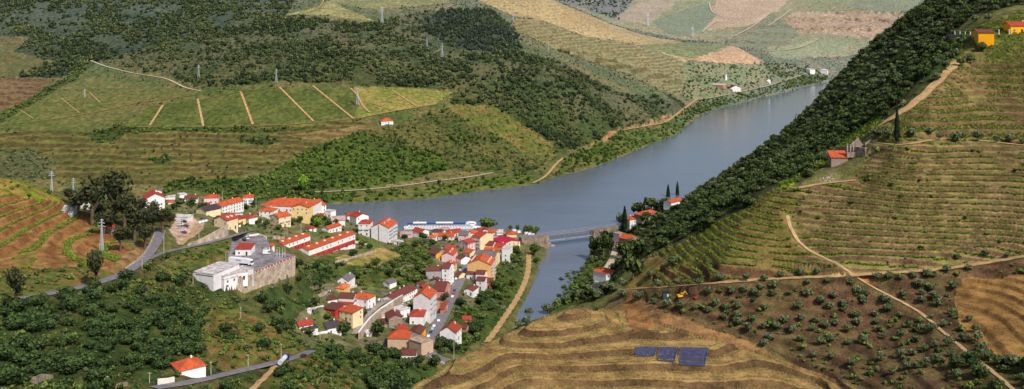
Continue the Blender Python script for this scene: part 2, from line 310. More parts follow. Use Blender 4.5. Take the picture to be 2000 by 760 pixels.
# tan hill and the slopes beneath it
reg('890,-20 1070,-4 1200,50 1340,84 1440,95 1480,112 1360,112 1340,120 1240,86 1150,72 1060,40 1000,30', (192, 168, 108), (176, 150, 92), 40, h=7, bank=(164, 136, 84), ta=.55, edge=6, yr=(1800, 2700))
reg('1000,34 1060,42 1150,74 1240,88 1345,122 1330,190 1250,160 1180,120 1080,95 1010,60', (140, 136, 78), (152, 138, 84), 40, h=6, bank=(116, 102, 64), ta=.7, row=(150, 146, 84), ra=.5, edge=6, yr=(1800, 2700), trees={'scrub': .0016})
reg('1060,88 1130,92 1250,128 1330,150 1330,166 1240,150 1150,118', (124, 132, 70), (146, 138, 80), 40, h=12, bank=(98, 86, 54), ta=.8, edge=6, yr=(1800, 2700))
reg('1240,88 1345,82 1425,88 1400,100 1345,114', (128, 138, 66), (112, 124, 58), 30, h=7, bank=(116, 112, 60), ta=.5, edge=4, yr=(1800, 2800))
reg('1340,118 1430,90 1450,96 1498,124 1420,124 1380,120', (206, 164, 108), (196, 150, 100), 30, edge=5, yr=(1800, 2800))
reg('1330,122 1500,126 1520,150 1470,170 1380,190 1340,196', (108, 122, 58), (134, 130, 72), 30, edge=6, yr=(1800, 2800), trees={'bush': .009})
reg('1490,122 1580,128 1600,142 1520,160 1500,150', (124, 124, 70), (98, 112, 58), 30, edge=6, yr=(1900, 2800), trees={'bush': .012})
# far hills, distance haze put into their muted base colours
reg('1040,-140 2000,-140 1800,-20 1700,90 1660,110 1590,112 1520,100 1440,92 1340,80 1200,48 1070,-6', (140, 146, 88), (158, 150, 100), 90, h=18, bank=(140, 128, 92), ta=.35, edge=10, yr=(2560, 7000))
reg('1070,-4 1240,0 1210,40 1120,10', (112, 112, 104), (120, 120, 104), 60, edge=10, yr=(2560, 7000), trees={'forest': .004})
reg('1200,36 1236,10 1300,-10 1330,-6 1270,44 1240,44', (182, 160, 124), (170, 150, 114), 60, edge=10, yr=(2560, 7000))
reg('1380,30 1400,-2 1540,-2 1520,20 1460,50 1375,58', (206, 172, 136), (196, 164, 126), 60, edge=8, yr=(2560, 7000))
reg('1280,40 1380,5 1400,30 1372,60 1330,72 1285,55', (134, 142, 98), (124, 134, 90), 60, edge=8, yr=(2560, 7000))
reg('1515,40 1560,22 1700,20 1770,25 1740,50 1700,75 1620,66 1560,64 1520,58', (204, 170, 134), (188, 156, 118), 60, h=22, bank=(150, 128, 96), ta=.6, edge=8, yr=(2560, 7000))
reg('1700,2 1800,0 1780,22 1690,20 1650,10', (142, 148, 104), (134, 140, 96), 60, edge=8, yr=(2560, 7000))
reg('1500,100 1560,80 1600,76 1660,80 1650,98 1560,116 1510,112', (138, 148, 92), (152, 154, 98), 60, edge=8, yr=(2560, 7000))
reg('1400,88 1440,64 1510,24 1560,60 1540,84 1480,96', (128, 134, 90), (142, 140, 94), 60, h=14, bank=(118, 112, 80), ta=.5, edge=8, yr=(2560, 7000))
# right hill, river side
reg('1180,580 1100,600 1085,560 1160,500 1180,470 1200,440 1240,400 1345,370 1500,270 1620,140 1815,-10 1880,-100 2300,-200 2300,0 1990,10 1900,28 1850,80 1862,110 1800,190 1740,236 1650,300 1560,360 1510,368 1460,405 1340,470 1262,496 1230,520', (58, 72, 38), (84, 86, 50), 25, edge=3, yr=(480, 1600), trees={'dark': .045})
reg('1090,606 1060,610 1105,575 1140,520 1152,500 1195,470 1190,520 1160,560 1130,590', (74, 96, 42), (100, 112, 54), 18, edge=3, yr=(600, 1100), trees={'bush': .03})
reg('1520,360 1560,345 1640,285 1700,235 1720,240 1650,300 1590,335 1530,368', (112, 140, 36), (92, 124, 34), 10, edge=2, yr=(380, 640))
# right hill, vineyards
RB_, RR_ = (116, 92, 64), (110, 130, 48)
reg('1860,115 2300,90 2300,290 1990,285 1755,278 1700,262 1690,258 1740,236 1800,190', (126, 120, 66), (140, 120, 80), 12, h=3.2, bank=(116, 90, 66), ta=.9, row=(112, 126, 54), ra=.6, nrow=3, edge=2, yr=(300, 640))
reg('1850,75 1990,20 2300,0 2300,95 1860,118', (104, 124, 52), (128, 118, 66), 12, h=3.5, bank=(112, 94, 66), ta=.7, row=(104, 138, 40), ra=.7, nrow=3, edge=2, yr=(400, 720))
reg('1700,290 1755,280 2000,288 2300,292 2300,502 1990,497 1880,518 1720,530 1560,540 1380,550 1240,560 1220,540 1262,498 1340,470 1460,405 1510,368 1600,352 1660,345 1690,320', (150, 126, 88), (140, 126, 76), 10, h=2.15, bank=(112, 88, 66), ta=.9, row=(112, 130, 56), ra=.9, nrow=1, edge=1.5, yr=(300, 690), trees={'scrub': .012})
reg('1460,404 1500,380 1560,375 1545,420 1560,478 1600,500 1500,520 1380,535 1300,545 1262,520 1340,470', (120, 122, 58), (136, 118, 66), 10, h=2.15, bank=(126, 102, 68), ta=.7, row=(100, 122, 46), ra=.95, nrow=1, edge=2, yr=(300, 690))
reg('1225,525 1262,498 1300,505 1330,545 1290,558 1240,562 1215,550', (158, 128, 78), (132, 118, 66), 8, edge=3, yr=(450, 690))
reg('1290,520 1400,512 1560,510 1660,530 1560,540 1380,552 1260,556', (150, 124, 78), (128, 104, 70), 8, h=3.5, bank=(104, 78, 56), ta=.9, row=(112, 122, 50), ra=.5, nrow=1, edge=2, yr=(350, 690))
# olive slope
reg('1240,566 1400,556 1560,546 1700,538 1880,524 2300,470 2300,800 2000,790 1760,770 1640,745 1560,712 1480,672 1330,630 1240,590', (104, 80, 58), (112, 96, 62), 8, h=2.8, bank=(82, 64, 50), ta=.5, row=(146, 112, 76), ra=.29, nrow=1.0, edge=2, yr=(230, 640), trees={'scrub': .035})
reg('1880,545 2300,520 2300,760 1960,735 1930,680 1870,640 1860,590', (164, 126, 74), (146, 112, 64), 8, h=1.9, bank=(116, 86, 52), ta=.6, edge=2, yr=(230, 500))
reg('1660,528 1760,530 1740,545 1680,548', (176, 130, 82), (160, 116, 74), 6, edge=1, yr=(230, 500))
reg('1850,705 2000,700 2060,790 1960,790 1850,740', (110, 92, 58), (84, 84, 46), 5, edge=2, yr=(230, 420), trees={'bush': .03, 'scrub': .06})
# gully and knoll
reg('1245,575 1290,610 1400,640 1500,690 1640,745 1700,790 1560,760 1480,700 1380,660 1260,630 1200,600 1215,560', (152, 116, 78), (168, 126, 80), 7, edge=3, yr=(230, 640))
reg('1130,602 1200,598 1290,632 1400,662 1490,690 1560,720 1680,758 1750,900 700,900 790,770 850,725 900,693 1000,648 1060,618', (174, 140, 90), (158, 126, 78), 9, h=2.2, bank=(100, 78, 55), ta=.95, row=(150, 138, 80), ra=.75, nrow=2.0, edge=1, yr=(300, 480))
reg('1212,575 1240,570 1262,610 1280,640 1250,650 1222,630', (160, 116, 70), (142, 106, 66), 6, edge=4, yr=(420, 640))
reg('1130,600 1200,560 1232,566 1215,600 1160,606', (140, 118, 80), (120, 104, 72), 6, edge=2, yr=(430, 700), trees={'scrub': .006})
# left hill
reg('-300,340 60,352 130,400 180,425 240,470 270,495 240,528 190,548 60,572 -300,620', (168, 128, 78), (150, 112, 66), 9, h=3.4, bank=(136, 92, 58), ta=.8, row=(116, 122, 56), ra=.7, nrow=1, edge=2, yr=(380, 720))
reg('-300,335 20,350 90,368 130,395 60,385 0,375 -300,380', (128, 136, 46), (160, 134, 70), 8, edge=3, yr=(560, 720), trees={'scrub': .012})
reg('-300,520 60,525 160,520 230,530 190,548 60,572 -300,622', (98, 104, 52), (130, 108, 62), 8, edge=3, yr=(380, 640), trees={'scrub': .06})
reg('130,400 180,425 245,470 290,480 330,430 360,400 260,350 150,370', (82, 88, 46), (112, 98, 60), 10, edge=4, yr=(580, 1000), trees={'bush': .012})
reg('230,528 290,490 300,470 285,468 240,500 215,525', (168, 132, 92), (138, 112, 70), 6, edge=2, yr=(480, 700))
# left foreground slope
reg('-300,625 60,585 200,558 280,520 310,500 450,472 480,480 462,570 520,580 580,540 640,520 700,520 800,470 840,520 830,600 760,660 820,720 790,790 -300,800', (66, 82, 42), (104, 98, 58), 9, h=5, bank=(90, 80, 50), ta=.35, edge=4, yr=(330, 900), trees={'scrub': .09, 'bush': .012})
reg('-300,615 60,590 210,575 290,585 350,600 385,640 380,690 330,720 200,735 -300,800', (60, 76, 40), (80, 86, 46), 12, edge=4, yr=(330, 560), trees={'wood': .03, 'scrub': .02})
reg('385,610 470,600 560,650 600,680 500,712 410,716 400,660', (104, 114, 50), (136, 110, 66), 7, h=4, bank=(104, 84, 54), ta=.7, edge=3, yr=(400, 620), trees={'scrub': .045, 'bush': .004})
reg('300,520 380,480 470,470 470,520 380,525 330,545', (122, 112, 64), (88, 100, 48), 7, edge=3, yr=(500, 720), trees={'scrub': .05})
reg('580,530 640,500 740,500 730,540 690,570 650,545 600,640 570,600', (72, 90, 44), (92, 104, 52), 12, edge=4, yr=(560, 860), trees={'bush': .035})
reg('470,585 590,545 610,590 600,660 540,640 480,610', (70, 86, 46), (94, 100, 56), 12, edge=4, yr=(450, 760), trees={'bush': .028})
reg('600,690 680,655 760,660 800,710 860,712 790,790 580,790 640,740', (64, 84, 40), (90, 100, 50), 12, edge=4, yr=(400, 690), trees={'bush': .03})
reg('610,690 560,700 520,740 560,790 690,790 700,740', (88, 104, 44), (128, 104, 64), 7, edge=4, yr=(380, 600), trees={'scrub': .06, 'bush': .006})
# village ground
reg('655,505 700,485 745,482 790,500 800,520 740,520 690,520', (176, 148, 92), (136, 132, 66), 9, edge=2, yr=(600, 960))
reg('560,400 460,380 360,385 290,400 330,430 450,440 470,450 520,470 560,480 700,500 730,485 800,470 860,480 840,440 700,400', (128, 122, 86), (104, 116, 62), 12, edge=3, yr=(680, 1120), trees={'garden': .012})
reg('330,450 345,425 400,428 400,445 372,465 350,475', (206, 176, 158), (190, 160, 136), 10, edge=1, yr=(600, 820))
reg('800,520 840,470 905,450 1010,455 1030,480 1010,495 960,540 925,600 880,640 850,660 800,700 740,690 600,690 570,640 610,580 660,540 720,560 790,560', (124, 118, 90), (108, 114, 66), 10, edge=2, yr=(560, 1020), trees={'garden': .012})
reg('790,500 835,470 850,500 836,540 800,565 700,560 690,545 760,510', (68, 88, 40), (104, 112, 54), 8, h=4, bank=(104, 92, 58), ta=.4, edge=3, yr=(640, 960), trees={'bush': .03, 'scrub': .05})
reg('925,600 962,540 990,490 1020,490 1024,545 1000,600 960,650 900,690 868,695 850,690 872,640 905,590', (66, 86, 40), (88, 100, 50), 10, edge=2, yr=(620, 990), trees={'bush': .03})
reg('770,440 930,445 1030,452 1060,462 1050,478 980,470 870,470 790,470', (150, 140, 118), (126, 122, 92), 10, edge=1, yr=(880, 1080))
reg('735,600 790,580 800,600 770,640 740,640 715,655 700,650 715,620', (150, 138, 112), (128, 122, 84), 6, edge=1, yr=(560, 760))
reg('473,468 485,460 510,458 523,468 527,488 578,500 480,548 462,540 455,520 480,500', (150, 144, 150), (162, 152, 152), 10, edge=.5, yr=(560, 800), flat=None)

# ------------------------------------------------------------------ the ground as one fine sheet
RES = 1.0
NU = int(1260 * RES); NV = int(2150 * RES)
U0, U1, V0, V1 = -0.64, 0.64, math.log(215), math.log(6400)
FU = np.linspace(U0, U1, NU); FV = np.linspace(V0, V1, NV)
vv, uu = np.meshgrid(FV, FU, indexing='ij'); TY = np.exp(vv); TX = uu * TY; del vv, uu
TZ = gz(TX, TY)
shp = TZ.shape
col = np.zeros(shp + (3,), np.float32); bank = np.zeros(shp + (3,), np.float32); rowc = np.zeros(shp + (3,), np.float32)
ph = np.zeros(shp, np.float32); ta = np.zeros(shp, np.float32); ra = np.zeros(shp, np.float32); nr = np.ones(shp, np.float32)
hh = np.zeros(shp, np.float32); rid = np.full(shp, -1, np.int16)
DENS = {k: np.zeros(shp, np.float32) for k in ('scrub', 'forest', 'pine', 'olive', 'bush', 'dark', 'wood', 'garden')}
c_far1, c_far2 = s2l(GREEN1), s2l(GREEN2)
m0 = fbm(TX, TY, 30, 4, 3)[..., None]; col[:] = c_far1 * (1 - m0) + c_far2 * m0
n1 = fbm(TX, TY, 14, 3, 21) - 0.5; n2 = fbm(TX, TY, 14, 3, 22) - 0.5
ztw = (fbm(TX, TY, 22, 3, 31) - 0.5)
YIDX = lambda y: int(np.clip((math.log(max(y, 216)) - V0) / (V1 - V0) * (NV - 1), 0, NV - 1))
REGW = []
for k, r in enumerate(R):
    wp = []
    for q in densify(r.poly + [r.poly[0]], 14)[:-1]:
        x, y, z = hit(q[0], q[1], max(r.yr[0], 220), min(r.yr[1], 6300)); wp.append((x, y))
    REGW.append(wp); wpn = np.array(wp)
    i0 = max(0, YIDX(wpn[:, 1].min()) - 20); i1 = min(NV, YIDX(wpn[:, 1].max()) + 20)
    us = wpn[:, 0] / wpn[:, 1]; j0 = max(0, int((us.min() - U0) / (U1 - U0) * NU) - 15); j1 = min(NU, int((us.max() - U0) / (U1 - U0) * NU) + 15)
    if i1 <= i0 or j1 <= j0: continue
    sl = (slice(i0, i1), slice(j0, j1)); X = TX[sl]; Y = TY[sl]
    ins = inside(X + n1[sl] * r.edge * 2, Y + n2[sl] * r.edge * 2, wp)
    if not ins.any(): continue
    m = sstep(0.36, 0.64, fbm(X, Y, r.ns, 4, 50 + k))[..., None]
    c = s2l(r.c1) * (1 - m) + s2l(r.c2) * m
    col[sl][ins] = c[ins]; rid[sl][ins] = k
    ta[sl][ins] = r.ta; ra[sl][ins] = r.ra; nr[sl][ins] = r.nrow
    if r.h:
        zs = TZ[sl] + ztw[sl] * r.h * (0.9 if r.yr[1] > 1000 else 0.4)
        ph[sl][ins] = (zs / r.h)[ins]; hh[sl][ins] = r.h; bank[sl][ins] = s2l(r.bank); rowc[sl][ins] = s2l(r.row if r.row else r.c1)
    else: hh[sl][ins] = 0
    for s in DENS: DENS[s][sl][ins] = (r.trees or {}).get(s, 0)
    if r.flat: TZ[sl][ins] = r.flat
hz_ = np.clip((TY - 1500) / 3200, 0, .3)[..., None]; col[:] = col * (1 - hz_) + s2l((158, 166, 178)) * hz_  # haze painted into the ground colour, paler and bluer farther off
# terraces: level treads and steep banks
f = ph - np.floor(ph)
st = hh * (np.floor(ph) + 0.14 * f + 0.86 * sstep(0.70, 0.97, f)) - hh * ph
wt = np.where(hh > 0, np.clip(ta * 1.1, 0, 1), 0)
FD = seg_dist(TX[::4, ::4], TY[::4, ::4], RIVER); FD = np.repeat(np.repeat(FD, 4, 0), 4, 1)[:NV, :NU]
TZ += np.where(FD > 8, st * wt, 0)
TZ += np.where(FD > 4, (fbm(TX, TY, 5, 3, 77) - 0.5) * np.where(wt > 0.5, 0.5, 1.3) * np.clip(TY / 700, .5, 2.5), 0) * np.where(rid == len(R) - 1, 0, 1)
del st, wt, FD
# roads: bed the ground to each line
for nm, w, mat, W3 in ROADL:
    i0 = max(0, YIDX(W3[:, 1].min() - 30)); i1 = min(NV, YIDX(W3[:, 1].max() + 30) + 2)
    us = W3[:, 0] / W3[:, 1]; j0 = max(0, int((us.min() - U0) / (U1 - U0) * NU) - 30); j1 = min(NU, int((us.max() - U0) / (U1 - U0) * NU) + 30)
    sl = (slice(i0, i1), slice(j0, j1)); X = TX[sl]; Y = TY[sl]; best = np.full(X.shape, 1e9); zr = np.zeros(X.shape)
    for a, b in zip(W3[:-1], W3[1:]):
        dx, dy = b[0] - a[0], b[1] - a[1]; l2 = dx * dx + dy * dy + 1e-9
        t = np.clip(((X - a[0]) * dx + (Y - a[1]) * dy) / l2, 0, 1)
        d = np.hypot(X - a[0] - t * dx, Y - a[1] - t * dy); q = d < best
        best = np.where(q, d, best); zr = np.where(q, a[2] + t * (b[2] - a[2]), zr)
    k = 1 - sstep(w * 0.5 + 0.8, w * 0.5 + 5, best)
    TZ[sl] = TZ[sl] * (1 - k) + (zr - 0.12 - 0.0006 * Y.mean()) * k
    for s in DENS: DENS[s][sl][best < w * 0.5 + 2.2] = 0
    ra[sl][best < w * .5 + 1.5] = 0
# the factory yard is a level platform held up by a retaining wall
def px_at(px, py, z):
    Y = (CAMZ - z) * FPX / (py - HOR); return ((px - 1000) / FPX * Y, Y)
YARD = [px_at(px, py, 76.0) for px, py in ((441, 551), (463, 545), (576, 503), (572, 499), (535, 491), (528, 482), (524, 469), (512, 459), (487, 458), (470, 462), (455, 472), (446, 505), (438, 530))]
WALL = [YARD[0], YARD[1], YARD[2], YARD[3]]
i0, i1 = YIDX(520), YIDX(760); j0, j1 = int((-.36 - U0) / (U1 - U0) * NU), int((-.18 - U0) / (U1 - U0) * NU); sl = (slice(i0, i1), slice(j0, j1))
iny = inside(TX[sl], TY[sl], YARD); dw = seg_dist(TX[sl], TY[sl], WALL[1:4], False)
wx, wy = WALL[2][0] - WALL[1][0], WALL[2][1] - WALL[1][1]; dw = np.where((TX[sl] - WALL[1][0]) * wx + (TY[sl] - WALL[1][1]) * wy > -2, dw, 99)
TZ[sl] = np.where(iny, 75.95, np.where(dw < 30, np.minimum(TZ[sl], 66.0 + np.clip((dw - 14), 0, 30) * .4), TZ[sl]))
col[sl][iny] = (s2l((156, 150, 154)) * .9); ta[sl][iny] = 0; ra[sl][iny] = 0; hh[sl][iny] = 0
for s in DENS: DENS[s][sl][iny | (dw < 2.5)] = 0
def tz(X, Y): return bilin(TZ, np.asarray(X, float), np.asarray(Y, float), U0, U1, V0, V1)
def gh(x, y): return float(tz(np.array([x]), np.array([y]))[0])
def fhit(px, py, ymin=0, ymax=6300): return hit(px, py, max(ymin, 225), ymax, tz)
# ------------------------------------------------------------------ materials
def newmat(name):
    m = bpy.data.materials.new(name); m.use_nodes = True; nt = m.node_tree; b = nt.nodes['Principled BSDF']; b.inputs['Roughness'].default_value = 0.85
    b.inputs['Specular IOR Level'].default_value = 0.2
    return m, nt, b
def N(nt, typ, **k):
    n = nt.nodes.new(typ)
    for a, v in k.items():
        if a.startswith('_'): setattr(n, a[1:], v)
        else: n.inputs[a].default_value = v
    return n
def lk(nt, a, b): nt.links.new(a, b)
def math_(nt, op, a, b=None, c=None):
    n = nt.nodes.new('ShaderNodeMath'); n.operation = op
    for i, v in enumerate((a, b, c)):
        if v is None: continue
        if isinstance(v, (int, float)): n.inputs[i].default_value = v
        else: nt.links.new(v, n.inputs[i])
    return n.outputs[0]
def mapr(nt, v, a, b, c=0.0, d=1.0):
    n = nt.nodes.new('ShaderNodeMapRange'); n.interpolation_type = 'SMOOTHSTEP'; n.inputs[1].default_value = a; n.inputs[2].default_value = b; n.inputs[3].default_value = c; n.inputs[4].default_value = d
    nt.links.new(v, n.inputs[0]); return n.outputs[0]
def mix(nt, f, a, b, blend='MIX'):
    n = nt.nodes.new('ShaderNodeMix'); n.data_type = 'RGBA'; n.blend_type = blend
    for i, v in ((0, f), (6, a), (7, b)):
        if isinstance(v, (int, float)): n.inputs[i].default_value = v
        elif isinstance(v, tuple): n.inputs[i].default_value = v + (1,) if len(v) == 3 else v
        else: nt.links.new(v, n.inputs[i])
    return n.outputs[2]
def noise(nt, vec, scale, detail=3, rough=0.6):
    n = nt.nodes.new('ShaderNodeTexNoise'); n.inputs['Scale'].default_value = scale; n.inputs['Detail'].default_value = detail; n.inputs['Roughness'].default_value = rough
    if vec is not None: nt.links.new(vec, n.inputs['Vector'])
    return n.outputs[0]
def bump(nt, b, hgt, strength, dist):
    n = nt.nodes.new('ShaderNodeBump'); n.inputs['Strength'].default_value = strength; n.inputs['Distance'].default_value = dist
    nt.links.new(hgt, n.inputs['Height']); nt.links.new(n.outputs[0], b.inputs['Normal'])

def ground_material():
    m, nt, b = newmat('ground'); pos = N(nt, 'ShaderNodeNewGeometry').outputs['Position']
    at = lambda nm: N(nt, 'ShaderNodeAttribute', _attribute_name=nm).outputs
    c = at('col')['Color']; ph_ = at('ph')['Fac']; ta_ = at('ta')['Fac']; ra_ = at('ra')['Fac']; nr_ = at('nr')['Fac']
    nf = noise(nt, pos, 1.1, 4, 0.75); nm_ = noise(nt, pos, 0.16, 4); nl = noise(nt, pos, 0.03, 3)
    wob = math_(nt, 'MULTIPLY', math_(nt, 'SUBTRACT', nm_, 0.5), 0.22)
    f = math_(nt, 'FRACT', math_(nt, 'ADD', ph_, wob))
    bm_ = math_(nt, 'MULTIPLY', mapr(nt, f, 0.66, 0.74), mapr(nt, f, 1.0, 0.95))
    bm_ = math_(nt, 'MULTIPLY', bm_, ta_)
    bm_ = math_(nt, 'MULTIPLY', bm_, mapr(nt, nl, 0.3, 0.55, 0.55, 1.0))
    fr = math_(nt, 'FRACT', math_(nt, 'MULTIPLY', math_(nt, 'ADD', ph_, math_(nt, 'MULTIPLY', wob, 0.5)), nr_))
    rm = math_(nt, 'MULTIPLY', mapr(nt, fr, 0.12, 0.24), mapr(nt, fr, 0.5, 0.38)); rm = math_(nt, 'MULTIPLY', rm, ra_)
    rm = math_(nt, 'MULTIPLY', rm, mapr(nt, nf, 0.38, 0.6, 0.15, 1.0))
    k = mix(nt, bm_, c, at('bank')['Color']); k = mix(nt, rm, k, at('rowc')['Color'])
    v = math_(nt, 'ADD', math_(nt, 'MULTIPLY', nf, 0.75), math_(nt, 'MULTIPLY', nm_, 0.75)); v = mapr(nt, v, 0.5, 1.0, 0.42, 1.58)
    mul = N(nt, 'ShaderNodeVectorMath', _operation='SCALE'); lk(nt, k, mul.inputs[0]); lk(nt, v, mul.inputs['Scale'])
    lk(nt, mul.outputs[0], b.inputs['Base Color']); b.inputs['Roughness'].default_value = 0.95; b.inputs['Specular IOR Level'].default_value = 0.05
    bump(nt, b, nf, 0.7, 0.7)
    return m
def flat_mat(name, c, c2=None, scale=0.6, rough=0.85, spec=0.2, amp=0.25, bmp=0.0, objvar=0.0, coord='Object'):
    """one paint or plaster or stone: two tones blotched by noise, some grime, optional per-object variation"""
    m, nt, b = newmat(name)
    pos = N(nt, 'ShaderNodeNewGeometry').outputs['Position'] if coord == 'World' else N(nt, 'ShaderNodeTexCoord').outputs['Object']
    n_ = noise(nt, pos, scale, 4); n2_ = noise(nt, pos, scale * 5, 2)
    c2 = c2 or tuple(x * 0.75 for x in c)
    k = mix(nt, mapr(nt, n_, 0.35, 0.68), c, c2)
    v = mapr(nt, n2_, 0.3, 0.7, 1 - amp, 1 + amp)
    if objvar:
        r = N(nt, 'ShaderNodeObjectInfo').outputs['Random']; v = math_(nt, 'MULTIPLY', v, mapr(nt, r, 0, 1, 1 - objvar, 1 + objvar))
    mul = N(nt, 'ShaderNodeVectorMath', _operation='SCALE'); lk(nt, k, mul.inputs[0]); lk(nt, v, mul.inputs['Scale'])
    lk(nt, mul.outputs[0], b.inputs['Base Color']); b.inputs['Roughness'].default_value = rough; b.inputs['Specular IOR Level'].default_value = spec
    if bmp: bump(nt, b, n2_, bmp, 0.1)
    return m
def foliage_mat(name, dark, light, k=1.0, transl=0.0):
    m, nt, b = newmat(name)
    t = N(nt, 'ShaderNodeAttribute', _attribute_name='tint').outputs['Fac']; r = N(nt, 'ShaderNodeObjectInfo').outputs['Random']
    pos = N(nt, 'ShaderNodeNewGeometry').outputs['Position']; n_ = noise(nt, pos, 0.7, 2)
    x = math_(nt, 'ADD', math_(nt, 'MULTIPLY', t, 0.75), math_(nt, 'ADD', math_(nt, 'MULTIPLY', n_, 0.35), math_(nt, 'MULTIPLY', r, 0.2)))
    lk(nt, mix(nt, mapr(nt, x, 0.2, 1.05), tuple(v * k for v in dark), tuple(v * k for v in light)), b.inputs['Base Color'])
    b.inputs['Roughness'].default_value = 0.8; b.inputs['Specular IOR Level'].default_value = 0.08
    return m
M = {}
M['ground'] = ground_material()
M['asphalt'] = flat_mat('asphalt', L(126, 122, 126), L(108, 104, 108), 0.3, amp=0.12, coord='World')
M['lane'] = flat_mat('lane', L(160, 146, 136), L(136, 122, 112), 0.3, amp=0.15, coord='World')
M['pale'] = flat_mat('pale_road', L(190, 176, 156), L(168, 150, 126), 0.25, amp=0.15, coord='World')
M['dirt'] = flat_mat('dirt', L(184, 152, 108), L(160, 128, 86), 0.3, amp=0.2, coord='World')
M['sand'] = flat_mat('sand', L(182, 152, 112), L(158, 130, 96), 0.4, amp=0.2, coord='World')
M['red'] = flat_mat('red_earth', L(164, 118, 82), L(140, 98, 68), 0.2, amp=0.2, coord='World')
def water_material():
    m, nt, b = newmat('river_water'); pos = N(nt, 'ShaderNodeNewGeometry').outputs['Position']
    mp = N(nt, 'ShaderNodeMapping'); mp.inputs['Scale'].default_value = (1, 2.2, 1); mp.inputs['Rotation'].default_value = (0, 0, 0.5); lk(nt, pos, mp.inputs['Vector'])
    a = noise(nt, mp.outputs[0], 0.22, 4, 0.65); c = noise(nt, mp.outputs[0], 0.012, 3)
    lk(nt, mix(nt, c, L(86, 94, 108), L(106, 112, 124)), b.inputs['Base Color'])
    b.inputs['Roughness'].default_value = 0.07; b.inputs['Specular IOR Level'].default_value = 0.5; b.inputs['IOR'].default_value = 1.62
    bump(nt, b, a, 0.22, 0.6); return m
M['water'] = water_material()
# ------------------------------------------------------------------ camera, sky, sun
cam = bpy.data.cameras.new('camera'); co = bpy.data.objects.new('camera', cam); COL.objects.link(co); sc.camera = co
co.location = (0, 0, CAMZ); co.rotation_euler = (math.radians(90), 0, 0)
cam.sensor_fit = 'HORIZONTAL'; cam.sensor_width = 36; cam.lens = 36 * FPX / 2000; cam.shift_y = -(380 - HOR) / 2000; cam.clip_start = 1; cam.clip_end = 20000
SUN_AZ, SUN_EL = math.radians(142), math.radians(46)      # compass bearing from +Y clockwise
w = bpy.data.worlds.new('World'); sc.world = w; w.use_nodes = True; nt = w.node_tree
sky = nt.nodes.new('ShaderNodeTexSky'); sky.sky_type = 'NISHITA'; sky.sun_disc = False; sky.sun_elevation = SUN_EL; sky.sun_rotation = SUN_AZ; sky.dust_density = 2.5
nt.links.new(sky.outputs[0], nt.nodes['Background'].inputs[0]); nt.nodes['Background'].inputs[1].default_value = 0.11
sl_ = bpy.data.lights.new('sun', 'SUN'); so = bpy.data.objects.new('sun', sl_); COL.objects.link(so); sl_.energy = 4.2; sl_.angle = math.radians(2.0); sl_.color = (1.0, 0.94, 0.85)
d = Vector((math.sin(SUN_AZ) * math.cos(SUN_EL), math.cos(SUN_AZ) * math.cos(SUN_EL), math.sin(SUN_EL))); so.rotation_euler = d.to_track_quat('Z', 'Y').to_euler(); so.location = d * 800
sc.view_settings.view_transform = 'Standard'; sc.view_settings.look = 'None'; sc.view_settings.exposure = 0
# ------------------------------------------------------------------ ground mesh, water, road strips
def build_ground():
    V = np.empty((NV * NU, 3), np.float32); V[:, 0] = TX.ravel(); V[:, 1] = TY.ravel(); V[:, 2] = TZ.ravel()
    i = np.arange(NV * NU, dtype=np.int32).reshape(NV, NU)
    F = np.stack([i[:-1, :-1], i[:-1, 1:], i[1:, 1:], i[1:, :-1]], -1).reshape(-1, 4)
    me = np_mesh('ground', V, F, M['ground'], True)
    for nm, a in (('ph', ph), ('ta', ta), ('ra', ra), ('nr', nr)): fattr(me, nm, a.ravel())
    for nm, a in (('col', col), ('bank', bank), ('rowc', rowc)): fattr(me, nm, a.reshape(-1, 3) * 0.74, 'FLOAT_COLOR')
    return tag(link('ground', me), kind='structure')
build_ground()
wb = MB(); wb.poly([(-2600, 500, 0), (4200, 500, 0), (4200, 3300, 0), (-2600, 3300, 0)])
tag(wb.build('water', M['water']), kind='structure')
def strip(name, W3, w, mat, lift=0.02):
    V = []; n_ = len(W3)
    for i in range(n_):
        a = W3[max(0, i - 1)]; b_ = W3[min(n_ - 1, i + 1)]; t = np.array([b_[0] - a[0], b_[1] - a[1]]); t /= np.linalg.norm(t) + 1e-9; nrm = np.array([-t[1], t[0]])
        for k in (-1, -0.5, 0, 0.5, 1):
            jit = 1 if mat in ('asphalt', 'lane', 'pale') else 1 + 0.18 * math.sin(i * 1.7 + k) * abs(k)
            x, y = W3[i][0] + nrm[0] * k * w / 2 * jit, W3[i][1] + nrm[1] * k * w / 2 * jit
            z = max(W3[i][2] - 0.10 * abs(k), gh(x, y) + 0.02 * (1 - abs(k))) + lift - 0.02 * abs(k)
            V.append((x, y, z))
    F = [(5 * i + k, 5 * i + k + 1, 5 * i + 6 + k, 5 * i + 5 + k) for i in range(n_ - 1) for k in range(4)]
    me = bpy.data.meshes.new(name); me.from_pydata(V, [], F); me.materials.append(M[mat])
    return tag(link(name, me), kind='structure')
def resample(W3, step):
    out = [W3[0]]
    for a, b_ in zip(W3[:-1], W3[1:]):
        k = max(1, int(math.hypot(b_[0] - a[0], b_[1] - a[1]) / step))
        for i in range(1, k + 1): out.append(a + (b_ - a) * i / k)
    return smooth_line(out, 4)
for nm, wd, mt, W3 in ROADL: strip(nm, resample(W3, 3.0), wd, mt)
